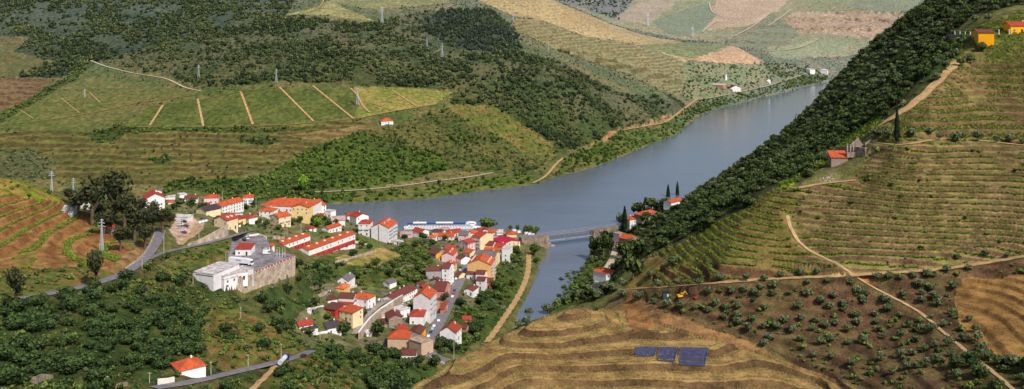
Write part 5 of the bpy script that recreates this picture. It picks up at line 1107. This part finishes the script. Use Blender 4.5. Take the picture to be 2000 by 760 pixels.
# ruin on the right hill
x, y, z = fhit(1680, 296, 300, 640); root = empty('ruined_house', (x, y, z), -.1); tag(root, 'roofless grey stone ruin with broken gables on the ridge', 'ruin'); HOUSE_CLEAR.append((x, y, 9))
def ruin_wall(pts, gap, rz, loc, name='wall'):
    b = MB(); b.prism(pts, -.3, .3); return b.build(name, M['ruin'], root, loc, rz)
for i in range(5): MB().box((0, 0, 1.6), (.7, .7, 5.0 - (i % 3) * .5)).build('pier', M['ruin'], root, (-6.6 + i * 1.5, -1.5, 0))
ruin_wall([(-3.4, -2), (3.4, -2), (3.2, 3.1), (2.2, 3.4), (1.4, 5.2), (.5, 6.2), (-.4, 6.4), (-1.5, 4.6), (-2.4, 4.4), (-3.4, 3.2)], 0, .15, (-.6, 3.2, 0), 'gable')
ruin_wall([(-2.6, -2), (2.6, -2), (2.5, 3.4), (1.3, 5.4), (.2, 6.5), (-1.1, 5.2), (-2.6, 4.0)], 0, .05, (5.2, 1.2, 0), 'gable')
for i in range(3): MB().box((0, 0, 1), (1.1, .6, 4.6 - i * .7)).build('pier', M['ruin'], root, (2.4 + i * 2.2, -2.2, -.8))
ruin_wall([(-7, -2), (7, -2), (7, .4), (4, .9), (2, .2), (-3, .8), (-7, .5)], 0, 0, (0, -2.6, -.6))
ruin_wall([(-3, -2), (3, -2), (3, 2.6), (1, 3.4), (-1, 2.2), (-3, 3)], 0, 1.4, (7.4, 0, 0))
wall_line('ruined_wall', 'long low stone wall in front of the ruin beside the orange shed', '1632,287 1650,286 1676,287 1690,290', '1632,298 1650,303 1676,306 1690,306', .6, M['ruin'], yr=(300, 640))
x, y, z = fhit(1617, 350, 300, 640); root = empty('rubble_heap', (x, y, z)); tag(root, 'heap of pale cut stones on the dirt yard below the orange shed', 'rubble')
g = random.Random(4); b = MB()
for i in range(70): r = g.random() ** .7 * 3.2; a = g.uniform(0, 6.28); s = g.uniform(.25, .6); b.box((r * 1.3 * math.cos(a), r * .7 * math.sin(a), .15 + .5 * max(0, 1 - r / 3) * g.random() + gh(x + r * 1.3 * math.cos(a), y + r * .7 * math.sin(a)) - z), (s * 1.3, s, s * .7), g.uniform(0, 3))
b.build('stones', M['tanstone'], root)
# dark slatted sheets on the knoll
for i, q in enumerate(('1240,680 1283,679 1277.5,696 1241.5,697.5', '1286.5,680 1325,680 1316,709 1285,705', '1328.5,680 1383.5,681 1376,716.5 1327.5,714')):
    c4 = parse(q); root = None; b = MB(); nn = 26; nv = 6; gp = []
    for r in range(nv + 1):
        row = []
        for k in range(nn + 1):
            u, v = k / nn, r / nv; px = (c4[0][0] * (1 - u) + c4[1][0] * u) * (1 - v) + (c4[3][0] * (1 - u) + c4[2][0] * u) * v; py = (c4[0][1] * (1 - u) + c4[1][1] * u) * (1 - v) + (c4[3][1] * (1 - u) + c4[2][1] * u) * v
            row.append(Vector(fhit(px, py, 300, 480)))
        gp.append(row)
    o = gp[0][0].copy(); zp = lambda P: P + Vector((0, 0, .35))
    for k in range(nn):
        for r in range(nv): b.poly([zp(gp[r][k]) - o, zp(gp[r][k].lerp(gp[r][k + 1], .72)) - o, zp(gp[r + 1][k].lerp(gp[r + 1][k + 1], .72)) - o, zp(gp[r + 1][k]) - o])
    lab = ('smallest, leftmost of three dark blue slatted sheets on the tan knoll', 'middle of three dark blue slatted sheets on the tan knoll', 'largest, rightmost of three dark blue slatted sheets on the tan knoll')[i]
    root = empty('slatted_sheet', o); tag(root, lab, 'sheet', 'dark slatted sheets on the knoll'); b.build('slats', M['slate'], root)
    f = MB(); c_ = [zp(gp[0][0]) - o, zp(gp[0][nn]) - o, zp(gp[nv][nn]) - o, zp(gp[nv][0]) - o]
    for k in range(4): f.bar(c_[k], c_[(k + 1) % 4], .18)
    f.build('edge_frame', M['teal'], root); HOUSE_CLEAR.append(((gp[0][0].x + gp[nv][nn].x) / 2, (gp[0][0].y + gp[nv][nn].y) / 2, 6))
# diggers on the saddle track
def digger(px, py, paint, label, s=1.0):
    x, y, z = fhit(px, py, 300, 640); root = empty('excavator', (x, y, z), .25); root.scale = (s, s, s); tag(root, label, 'excavator'); HOUSE_CLEAR.append((x, y, 4))
    for sy in (-1, 1): MB().prism([(-1.9, .1), (-1.6, -.1), (1.6, -.1), (1.9, .1), (1.9, .7), (1.6, .9), (-1.6, .9), (-1.9, .7)], sy - .3, sy + .3).build('track', M['tyre'], root)
    MB().box((-.4, 0, 1.45), (3.0, 2.2, 1.1)).build('body', M[paint], root); cb = MB().box((.5, -.55, 2.4), (1.3, 1.0, 1.3)).build('cab', M[paint], root); MB().box((.5, -.56, 2.5), (1.34, 1.03, .8)).build('window', M['pane'], cb)
    MB().bar((1, .4, 1.6), (3.2, .4, 3.8), .45).build('boom', M[paint], root); MB().bar((3.1, .4, 3.8), (4.6, .4, 1.7), .35).build('arm', M[paint], root); MB().prism([(4.2, 1.6), (4.9, 1.5), (4.6, .6), (3.8, .7)], 0, .9).build('bucket', M['tyre'], root)
digger(1329, 582, 'yellowpaint', 'yellow excavator on the dirt track at the saddle', .75); digger(1359, 583.5, 'redpaint', 'small red digger right of the yellow excavator', .4)
x, y, z = fhit(1301, 582, 300, 640); root = empty('site_cabin', (x, y, z), .05); tag(root, 'dark teal site cabin left of the yellow excavator', 'cabin'); MB().box((0, 0, 1.3), (3.2, 2.4, 2.7)).build('body', M['teal'], root); MB().box((0, 0, 2.75), (3.4, 2.6, .2)).build('roof', M['tyre'], root); MB().box((.6, -1.22, 1.1), (.9, .06, 2.0)).build('door', M['frame'], root)
# pergola by the yellow house
x, y, z = fhit(1872, 69, 300, 760); root = empty('pergola', (x, y, z)); tag(root, 'white pillared pergola left of the small yellow house', 'pergola')
PP = [fhit(px, py, 300, 760) for px, py in ((1849, 66), (1853, 66), (1858, 67), (1865, 68), (1875, 69), (1885, 70), (1895, 71))]
for q in PP: link('pillar', shared('pillar', lambda: MB().tube((0, 0, -1), (0, 0, 2.6), .28, .24, 10).box((0, 0, 2.65), (.7, .7, .2)).mesh('pillar', M['whitepaint'])), root, (q[0] - x, q[1] - y, q[2] - z))
b = MB()
for p, q in zip(PP, PP[1:]): b.bar((p[0] - x, p[1] - y, p[2] - z + 2.8), (q[0] - x, q[1] - y, q[2] - z + 2.8), .2)
b.build('beam', M['pole'], root)
for px, lab in ((1951, 'left white pillar under the large yellow house terrace'), (1971, 'right white pillar under the large yellow house terrace')):
    q = fhit(px, 67, 300, 760); root = empty('pillar', q); tag(root, lab, 'pillar'); MB().tube((0, 0, -1), (0, 0, 2.6), .28, .24, 10).build('shaft', M['whitepaint'], root); MB().box((0, 0, 2.65), (.7, .7, .2)).build('capital', M['whitepaint'], root)
# garden and yard walls of the village
for i, (lab, t, bt, mt) in enumerate((
 ('white garden wall left of the brown barn', '600,604 615,600 632,596', '600,608 615,604 632,600', 'whitepaint'), ('white garden wall in front of the slate veranda house', '612,652 628,648 640,646', '612,656 628,652 640,651', 'whitepaint'),
 ('white wall beneath the orange hipped house above the lane', '690,604 700,596 712,601', '690,610 700,603 712,606', 'whitepaint'), ('white wall behind the modern white house', '672,566 684,560 697,556', '672,570 684,564 697,560', 'chim'),
 ('pale garden wall below the long white block', '432,424 452,420 474,417', '432,427 452,423.5 474,420', 'whitepaint'), ('white wall below the white bungalow', '512,431 530,433 545,432', '512,434 530,436 545,435', 'chim'),
 ('tan bank wall under the dirt scar right of the row houses', '655,510 680,504 705,496 735,488', '655,515 680,509 705,501 735,492', 'tanstone'), ('white wall at the right of the longer row houses', '694,470 706,474 716,473', '694,475 706,479 716,478', 'chim'),
 ('stone wall in the gardens above the white shed', '770,528 790,520 810,516', '770,532 790,524 810,520', 'stone'), ('white yard wall beside the yellow sided old house', '858,506 866,500 880,496', '858,509 866,503 880,499', 'chim'),
 ('stone garden wall below the small white shed', '776,572 790,562 806,556', '776,576 790,566 806,560', 'stone'), ('white wall before the grey house with blank wall', '826,560 838,563 850,560', '826,564 838,567 850,564', 'chim'),
 ('red brick wall left of the small orange house', '604,585 622,575 640,568', '604,588 622,578 640,572', 'tanstone'), ('low white wall at the quay end', '950,461 970,462 990,463', '950,463 970,464 990,465.5', 'chim'),
 ('grey wall above the western quarter terraces', '606,560 630,556 655,553', '606,564 630,560 655,557', 'stone'), ('white wall along the yard drive', '486,459 505,456 520,463', '486,462 505,459 520,467', 'chim'))):
    wall_line('garden_wall', lab, t, bt, .4, M[mt], below=1.2, yr=(500, 1030))
# small sheds among the gardens
for lab, A, B, base, d_, rf, w_, rc in (
 ('tiny white shed with grey roof in the western gardens', (640, 566), (646, 565), 569, 3, 'mono', 'white', 'grey'), ('tiny blue grey shed left of the brown barn', (604, 589), (611, 588), 592, 3, 'mono', 'greyw', 'grey'),
 ('tiny white tank shed below the brown barn', (600, 606), (607, 606), 612, 3, 'flat', 'white', 'whiter'), ('little orange lean to beside the slate veranda house', (661, 629), (668, 628), 632, 3, 'mono', 'ochre', 'orange'),
 ('small shed with rusty roof between hut and rose building', (826, 562), (838, 560), 566, 5, 'mono', 'old', 'rust'), ('small white lean to behind the long white terrace', (822, 556), (832, 552), 560, 4, 'mono', 'white', 'maroon'),
 ('narrow brown roofed house left of the ochre block', (889, 536), (897, 538), 545, 8, 'gable_s', 'cream', 'maroon'), ('white house with red roof behind the pink gabled house', (872, 487), (890, 485), 494, 9, 'gable_s', 'white', 'red'),
 ('cream street house with orange roof above the grey roofed building', (905, 492), (918, 495), 503, 10, 'gable_s', 'cream', 'orange'), ('white street house with maroon roof opposite the balcony apartments', (889, 503), (900, 507), 515, 10, 'gable_s', 'white', 'maroon'),
 ('small white house with orange roof left of the chapel', (619, 421), (631, 421), 428, 8, 'hip', 'white', 'orange'), ('white house with brown roof right of the chapel', (678, 422), (692, 421), 432, 9, 'gable_s', 'white', 'red'),
 ('low brown roofed store in the car park corner', (743, 634), (757, 632), 640, 7, 'mono', 'old', 'brown'), ('white store with pale roof below the curved wall', (716, 652), (727, 650), 657, 5, 'mono', 'white', 'whiter'),
 ('small maroon roofed house between tall white house and rose building', (836, 591), (848, 593), 603, 8, 'gable_s', 'brick', 'maroon'), ('white house with red roof above the row houses', (604, 447), (618, 445), 452, 8, 'hip', 'white', 'red'),
 ('pale roofed boat store on the quay', (862, 450), (878, 449), 454, 7, 'gable_s', 'white', 'pinkish'), ('orange roofed quay cottage beside the little white gable', (918, 456), (931, 455), 461, 8, 'gable_s', 'cream', 'orange')):
    H(lab, A, B, base, d_, rf, w_, rc, 'f', .4, chim=0, yr=(500, 1030), below=2.5)
# ------------------------------------------------------------------ woods, scrub, groves
clear_houses()
T_far = [crown(16, .34, .7 + .07 * i, 100 + i, 1, .6) for i in range(5)]
T_mid = [crown(84, .2, .7 + .06 * i, 200 + i, 1, .5) for i in range(8)]
T_near = [crown(170, .16, .8 + .05 * i, 300 + i, 2, .52) for i in range(5)]
T_shrub = [crown(18, .32, .75, 400 + i, 1, .6) for i in range(5)]
def put(name, tmpl, P3, r0, r1, mat, label, spread=0.26, tall=1.0):
    if not len(P3): return
    n_ = len(P3); sc_ = np.exp(RNG.uniform(math.log(r0), math.log(r1), n_)); clump = (fbm(P3[:, 0], P3[:, 1], 70, 3, 88) - .5) * 1.0
    P3 = P3.copy(); P3[:, 2] -= sc_ * 0.12
    me = merge(name, tmpl, P3, sc_, RNG.uniform(0, 6.28, n_), mat, clump + RNG.normal(0, spread, n_), sc_ * tall * RNG.uniform(.85, 1.25, n_))
    tag(link(name, me), label, name.replace('_', ' '), kind='stuff')
gfar = (TY > 1080); gap = .12 + 1.15 * sstep(.36, .52, fbm(TX, TY, 55, 4, 140))
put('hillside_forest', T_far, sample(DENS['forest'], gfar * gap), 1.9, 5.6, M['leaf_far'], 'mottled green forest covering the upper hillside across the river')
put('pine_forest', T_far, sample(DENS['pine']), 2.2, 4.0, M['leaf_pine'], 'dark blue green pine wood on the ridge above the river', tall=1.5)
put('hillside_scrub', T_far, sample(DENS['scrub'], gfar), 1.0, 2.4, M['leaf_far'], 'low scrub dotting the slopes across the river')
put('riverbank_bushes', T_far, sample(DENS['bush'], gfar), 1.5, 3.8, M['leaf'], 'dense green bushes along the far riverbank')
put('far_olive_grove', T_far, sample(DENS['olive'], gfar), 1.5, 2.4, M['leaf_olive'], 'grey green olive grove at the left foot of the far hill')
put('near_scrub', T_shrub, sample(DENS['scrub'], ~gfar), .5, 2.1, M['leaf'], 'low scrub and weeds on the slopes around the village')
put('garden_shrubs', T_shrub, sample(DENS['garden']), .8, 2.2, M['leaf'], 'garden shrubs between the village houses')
# ------------------------------------------------------------------ individual trees
def tree_mesh(key, V, F, T, mat):
    def mk():
        me = np_mesh('crown', V, F, M[mat]); fattr(me, 'tint', T); return me
    return shared('tree_' + key, mk)
def trunk_mesh(h=1.0, seed=0):
    def mk():
        g = random.Random(seed); b = MB(); b.tube((0, 0, -.6), (g.uniform(-.05, .05), g.uniform(-.05, .05), .45), .075, .05, 7); 
        for i in range(4):
            a = g.uniform(0, 6.28); b.tube((0, 0, .35 + .04 * i), (.3 * math.cos(a), .3 * math.sin(a), .8), .03, .012, 5)
        return b.mesh('trunk', M['bark'])
    return shared('trunk%d' % seed, mk)
KINDS = {
 'wood':    ([crown(300, .14, .75 + .08 * i, 500 + i, 2, .55) for i in range(4)], 'leaf_wood', .12),
 'dark':    ([crown(150, .17, .75 + .08 * i, 520 + i, 1, .5) for i in range(4)], 'leaf_dark', .1),
 'olive':   ([crown(200, .16, .8, 540 + i, 2, .64) for i in range(4)], 'leaf_olive', .16),
 'euc':     ([crown(420, .11, 1.25, 560 + i, 2, .5) for i in range(3)], 'leaf_euc', .3),
 'round':   ([crown(320, .13, .95, 580 + i, 2, .68) for i in range(3)], 'leaf', .2),
 'bright':  ([crown(240, .14, 1.4, 590 + i, 2, .6) for i in range(2)], 'leaf_bright', .15),
}
def cyp():
    g = np.random.default_rng(5); V = []; T = []
    for i in range(420):
        z = g.random() ** .9; r = .5 * min(1, 3.2 * z + .35) * (1 - z) ** .62 * g.uniform(.75, 1.05); a = g.uniform(0, 6.283); c = np.array([r * math.cos(a), r * math.sin(a), z * 1.0])
        s = .045 * g.uniform(.7, 1.3); t = np.array([-math.sin(a), math.cos(a), 0]); up = np.array([.12 * math.cos(a), .12 * math.sin(a), .55])
        for q, (x, y) in enumerate(((-1, 0), (1, 0), (.5, .2), (-.4, .2))): V.append(c + t * s * x * 2.2 + up * y + np.array([math.cos(a), math.sin(a), 0]) * g.uniform(-.03, .05))
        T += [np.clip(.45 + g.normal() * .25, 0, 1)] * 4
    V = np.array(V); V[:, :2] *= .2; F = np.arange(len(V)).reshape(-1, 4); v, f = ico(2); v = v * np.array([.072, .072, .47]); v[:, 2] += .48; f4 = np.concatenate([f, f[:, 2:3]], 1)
    return tris(np.concatenate([V, v]), np.concatenate([F, f4 + len(V)]), np.concatenate([np.array(T), np.full(len(v), .05)]))
KINDS['cypress'] = ([cyp()], 'leaf_cypress', .05)
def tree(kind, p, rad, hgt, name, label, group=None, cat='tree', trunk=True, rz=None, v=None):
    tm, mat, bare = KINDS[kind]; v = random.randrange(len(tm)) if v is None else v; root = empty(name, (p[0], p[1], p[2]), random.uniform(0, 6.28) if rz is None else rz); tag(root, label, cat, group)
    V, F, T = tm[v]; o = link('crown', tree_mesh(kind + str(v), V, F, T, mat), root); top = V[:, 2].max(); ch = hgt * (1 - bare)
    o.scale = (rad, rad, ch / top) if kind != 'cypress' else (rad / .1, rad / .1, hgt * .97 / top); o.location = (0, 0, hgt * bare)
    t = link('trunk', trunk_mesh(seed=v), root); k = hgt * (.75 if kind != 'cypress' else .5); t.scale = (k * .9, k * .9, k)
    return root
def ptree(kind, px, base, top, wpx, name, label, group=None, yr=(0, 6300)):
    p = fhit(px, base, *yr); k = p[1] / FPX; return tree(kind, p, wpx * k / 2 / .98, (base - top) * k, name, label, group)
# tall single trees
ptree('cypress', 1752, 281, 213, 13, 'cypress_tree', 'tall dark cypress standing alone among the vines on the right hill')
ptree('cypress', 1220, 455, 403, 13, 'cypress_tree', 'dark cypress beside the white house at the bridge end')
ptree('cypress', 1305, 392, 361, 9, 'cypress_tree', 'left and shorter of two slim cypresses on the far bank skyline')
ptree('cypress', 1323, 389, 355, 8, 'cypress_tree', 'right and taller of two slim cypresses on the far bank skyline')
for a in ((181, 440, 343, 62, 'tall dark eucalyptus left of the highest tree on the knoll'), (224, 436, 328, 66, 'highest dark eucalyptus towering over the left knoll'), (152, 424, 372, 44, 'dark tree overhanging the grey roofed shed on the left knoll'),
          (246, 446, 372, 46, 'dark tree between the highest eucalyptus and the white gabled house'), (205, 466, 408, 44, 'dark tree below the pair of eucalyptus above the red terraces'), (262, 470, 398, 56, 'broad dark tree left of the road into the village'), (292, 458, 405, 44, 'dark tree in front of the tall white gabled house'),
          (318, 456, 404, 40, 'dark tree right of the road hiding its bend'), (284, 486, 440, 44, 'bushy tree at the inner side of the road fork'), (333, 446, 416, 26, 'small dark tree beside the pale carport'), (236, 492, 440, 46, 'leafy tree beside the lattice mast on the red terraces'), (300, 436, 392, 34, 'dark tree close to the left wall of the tall white house'), (276, 420, 386, 30, 'dark tree left of the red roofed gable house'), (135, 400, 366, 34, 'dark low tree on the skyline of the left knoll'), (220, 440, 392, 44, 'dark undergrowth tree beneath the highest eucalyptus')):
    ptree('euc', a[0], a[1], a[2], a[3], 'eucalyptus_tree', a[4], 'dark trees on the left knoll')
ptree('euc', 186, 560, 486, 42, 'roadside_tree', 'spindly dark tree on the outer edge of the main road', None)
ptree('euc', 30, 602, 518, 44, 'roadside_tree', 'thin dark tree by the main road at the left edge', None)
ptree('bright', 592, 378, 340, 28, 'poplar_tree', 'bright green poplar on the far riverbank above the village', None, (1100, 1300))
ptree('round', 952, 449, 424, 40, 'quay_tree', 'large round tree on the quay beside the cruise boat', None, (900, 1032))
ptree('round', 997, 450, 439, 11, 'quay_tree', 'left of two small round trees on the quay', None, (900, 1032))
ptree('round', 1011, 451, 439, 10, 'quay_tree', 'right of two small round trees on the quay', None, (900, 1032))
ptree('round', 1031, 457, 439, 21, 'quay_tree', 'yellowish round tree among the white vans by the bridge', None, (900, 1030))
ptree('round', 1046, 458, 442, 19, 'quay_tree', 'darker round tree nearest the bridge on the quay', None, (900, 1028))
for a in ((1247, 419, 391, 30, 'round dark tree left above the white house with two chimneys'), (1272, 413, 385, 34, 'tallest round tree behind the orange barn'), (1297, 408, 386, 28, 'round dark tree right of the orange barn'), (1212, 444, 416, 20, 'dark tree between the bridge end and the cypress'),
          (1228, 520, 466, 46, 'big dark tree below the steep orange roof'), (1248, 500, 466, 40, 'dark tree right of the steep orange roof'), (1262, 440, 412, 24, 'dark green tree right of the white house with two chimneys'), (1215, 498, 470, 30, 'dark tree left of the steep orange roof beside the road'), (1195, 470, 450, 14, 'dark bush tree at the abutment of the bridge'),
          (1237, 545, 500, 44, 'dark tree right of the orange house by the bank road'), (1160, 502, 462, 22, 'left dark tree under the stone end of the bridge'), (1177, 500, 452, 30, 'middle dark tree under the stone end of the bridge'), (1191, 498, 462, 20, 'right dark tree under the stone end of the bridge')):
    ptree('dark', a[0], a[1], a[2], a[3], 'bank_tree', a[4], 'trees on the right bank by the bridge', (500, 1100))
ptree('wood', 869, 588, 570, 17, 'street_tree', 'round dark tree between the tall white house and the rose building')
ptree('wood', 832, 619, 596, 24, 'street_tree', 'dark tree in front of the wall of the tall white house')
ptree('wood', 806, 610, 592, 24, 'street_tree', 'dark tree at the upper end of the car park')
ptree('wood', 738, 660, 622, 30, 'street_tree', 'dark tree at the lower end of the car park')
ptree('wood', 710, 624, 600, 16, 'street_tree', 'tree squeezed between the cream house and the lane')
ptree('wood', 670, 656, 625, 36, 'street_tree', 'broad tree below the cream house with flat orange roof')
ptree('round', 600, 434, 420, 15, 'garden_tree', 'round tree in front of the big yellow house')
ptree('round', 570, 440, 424, 20, 'garden_tree', 'dark tree between the cream house and the big yellow house')
ptree('round', 545, 450, 438, 16, 'garden_tree', 'rounded shrub tree at the door of the cream house')
ptree('bright', 620, 446, 424, 24, 'garden_tree', 'light green tree below the white school wing')
ptree('round', 708, 480, 468, 18, 'garden_tree', 'dark round tree left of the apartment block foot')
for px, py, w_, h_ in ((520, 444, 16, 15), (586, 436, 15, 14), (642, 443, 15, 13), (656, 439, 13, 12), (696, 474, 16, 15), (482, 410, 14, 12), (452, 400, 16, 14), (396, 410, 18, 16), (374, 404, 22, 18), (352, 404, 20, 17), (535, 436, 14, 13), (628, 436, 22, 18), (552, 404, 14, 14), (530, 402, 18, 16), (578, 402, 14, 14), (498, 404, 16, 14), (690, 500, 18, 15), (722, 487, 14, 12), (612, 436, 18, 16), (340, 410, 16, 14), (420, 438, 14, 10), (505, 440, 12, 12), (640, 470, 12, 11), (790, 470, 14, 14), (826, 470, 18, 18), (815, 482, 20, 18), (846, 480, 14, 14), (868, 470, 14, 12), (812, 462, 12, 12), (786, 486, 18, 14), (985, 505, 20, 20), (1000, 512, 18, 18), (1008, 496, 16, 18), (1044, 500, 22, 26), (1048, 516, 14, 14), (965, 566, 20, 20), (900, 600, 22, 20), (885, 640, 18, 18), (940, 590, 20, 22), (640, 625, 18, 16), (615, 600, 22, 20), (650, 640, 18, 18), (605, 655, 18, 16), (735, 520, 20, 18), (760, 540, 18, 16), (700, 545, 22, 20)):
    ptree(('round', 'wood', 'dark')[random.randrange(3)], px, py, py - h_, w_, 'garden_tree', 'leafy tree growing between the houses and gardens of the village', 'trees among the village houses', (500, 1030))
# olive grove on the right slope
OL8 = '50,312 125,305 190,300 235,335 260,395 155,340 25,355 85,380 155,385 20,385 120,435 240,435 295,430 205,415 350,380 375,368 325,340 370,415 430,325 475,320 515,322 565,315 625,315 590,350 635,362 600,380 530,388 600,410 650,395 665,425 455,410 470,445 420,465 515,470 550,505 425,495 345,470 350,500 435,525 520,545 590,525 640,475 690,505 640,520 130,480 185,490 225,510 265,500 65,490 35,515 90,530 175,520 310,525 10,560 125,560 205,575 245,565 315,575 370,570 455,550 580,565 615,600 655,585 705,580 765,560 820,560 810,525 785,485 720,455 725,360 700,290 785,282 740,240 850,230 935,235 440,635 545,670 580,665 620,660 665,640 515,620 565,615 250,630 330,655 425,680 490,690 180,625 720,620 780,640 840,595 855,635 740,705 940,650 960,660 900,650'
OL7 = '645,345 730,340 815,325 915,325 985,325 570,350 540,310 625,260 430,350 495,400 555,415 605,425 660,435 715,440 770,450 830,440 830,475 885,435 880,475 940,485 880,500 925,520 985,440 860,380 905,370 945,380 970,360 765,380 795,425 985,510 985,580'
for k, (s, ox) in enumerate(((OL8, 1500), (OL7, 1000))):
    for q in parse(s):
        px, py = ox + q[0] / 2, 380 + q[1] / 2 + 7; p = fhit(px, py, 225, 640); r = random.uniform(8, 12.5) * p[1] / FPX
        if py > 700 and px > 1850: r *= 1.3
        tree('olive', p, r, r * random.uniform(1.4, 1.75), 'olive_tree', 'rounded grey green olive tree on the brown terraced slope', 'olive trees on the lower right slope')
UPT = '165,680 220,625 670,535 735,545 820,540 890,545 945,548 430,525 560,525 630,515 790,235 755,245 840,190 850,148 730,215 660,305 750,165 995,555 665,245 640,205 695,250 860,70 805,75 890,35 760,530 470,530'
for q in parse(UPT):
    p = fhit(1500 + q[0] / 2, q[1] / 2 + 6, 225, 800); r = random.uniform(8, 13) * p[1] / FPX
    tree('olive', p, r, r * 1.75, 'olive_tree', 'bushy olive tree among the upper terraces of the right hill', 'olive trees on the upper right hill')
for q in parse('300,375 365,360 430,385 210,410 140,450 65,460 55,495 255,395 330,395 395,365 25,505'):
    p = fhit(1000 + q[0] / 2, 380 + q[1] / 2 + 9, 380, 900); r = random.uniform(10, 14) * p[1] / FPX
    tree('olive', p, r, r * 1.7, 'olive_tree', 'olive tree beside the saddle between knoll and river', 'olive trees on the saddle')
# woodland: the nearest ones as single trees, the rest as one mass
def woods(cand, kind, nmax, r0, r1, name, label, group, tm, mat, mname, mlabel, tall=1.5):
    sc_ = np.exp(RNG.uniform(math.log(r0), math.log(r1), len(cand))); o = np.argsort(-sc_ / cand[:, 1]); fr = in_frame(cand); one = []
    for i in o:
        if len(one) >= nmax: break
        if fr[i] and visible(cand[i:i + 1], 3.0)[0]: one.append(i)
    for i in one:
        r = sc_[i]; tree(kind, cand[i], r, r * tall * random.uniform(.9, 1.25), name, label, group)
    rest = np.setdiff1d(np.arange(len(cand)), one); half = RNG.random(len(rest)) < .28 + .5 * (fbm(cand[rest, 0], cand[rest, 1], 35, 2, 91) > .56)
    for sel, m_, nm2, lb2 in ((rest[~half], mat, mname, mlabel), (rest[half], M['leaf_olive'], 'mixed_scrub', 'greyer olive green scrub mixed into the ' + mlabel.split(' ', 1)[1])):
        P3 = cand[sel].copy(); s = sc_[sel] * (1 if m_ is mat else .75); P3[:, 2] -= .1 * s
        me = merge(nm2, tm, P3, s, RNG.uniform(0, 6.28, len(s)), m_, (fbm(P3[:, 0], P3[:, 1], 30, 2, 88) - .5) * .5 + RNG.normal(0, .22, len(s)), s * tall * .62 * RNG.uniform(.7, 1.4, len(s)))
        tag(link(nm2, me), lb2, nm2.replace('_', ' '), kind='stuff')
gn = (TY <= 1080)
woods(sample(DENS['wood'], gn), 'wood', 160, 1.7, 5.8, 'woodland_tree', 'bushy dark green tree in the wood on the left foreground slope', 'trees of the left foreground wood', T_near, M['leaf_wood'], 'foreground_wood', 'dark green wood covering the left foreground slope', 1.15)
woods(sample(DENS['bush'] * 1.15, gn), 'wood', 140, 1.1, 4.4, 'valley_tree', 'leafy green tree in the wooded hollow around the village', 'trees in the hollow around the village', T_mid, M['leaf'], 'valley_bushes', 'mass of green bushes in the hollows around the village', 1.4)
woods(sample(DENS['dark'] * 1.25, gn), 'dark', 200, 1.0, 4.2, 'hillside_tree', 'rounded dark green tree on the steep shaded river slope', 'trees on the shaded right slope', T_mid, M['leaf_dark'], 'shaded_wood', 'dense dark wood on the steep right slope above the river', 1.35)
# vine rows
def vines(idx_ok, dens, r, mat, name, label, f0=.18, f1=.44):
    f2 = ph * nr; f2 = f2 - np.floor(f2); P3 = sample(dens * idx_ok * (f2 > f0) * (f2 < f1) * (ra > .3) / (f1 - f0))
    if not len(P3): return
    s = RNG.uniform(r * .7, r * 1.3, len(P3)); keep = fbm(P3[:, 0], P3[:, 1], 14, 3, 70) > .34; P3 = P3[keep]; s = s[keep]
    me = merge(name, T_vine, P3, s, RNG.uniform(0, 6.28, len(s)), mat, RNG.normal(0, .15, len(s)), s * 1.1); tag(link(name, me), label, 'vines', kind='stuff')
T_vine = [tris(*leafy(9, .45, 1.0, 700 + i)) for i in range(5)]
rg = lambda x0, y0, x1, y1: (TY > y0) & (TY < y1) & (TX > x0) & (TX < x1)
right = rg(40, 380, 420, 720); pxg = 1000 + FPX * TX / TY; pyg = HOR + (CAMZ - TZ) / TY * FPX
isknoll = np.isin(rid, [k for k, r in enumerate(R) if r.yr == (300, 480)]); isleft = np.isin(rid, [k for k, r in enumerate(R) if r.yr == (380, 720) and r.ra > 0])
vines(right & ~isknoll, np.full(shp, .8), .55, M['leaf_vine'], 'vine_rows', 'green vine rows along the terraces of the right hill')
vines(isknoll, np.full(shp, .3), .3, M['leaf_young'], 'young_vines', 'thin rows of young vines on the tan knoll', .24, .34)
vines(isleft, np.full(shp, .3), .62, M['leaf_vine'], 'knoll_vines', 'broken green vine rows on the red terraces at left')
strip_r = np.isin(rid, [k for k, r in enumerate(R) if r.yr == (380, 640)]) & (TX > 0)
P3 = sample(strip_r * .5); me = merge('slope_vines', T_vine, P3, RNG.uniform(.5, .9, len(P3)), RNG.uniform(0, 6.28, len(P3)), M['leaf_vine']); tag(link('slope_vines', me), 'bright green vines in the steep strip beside the dark wood', 'vines', kind='stuff')
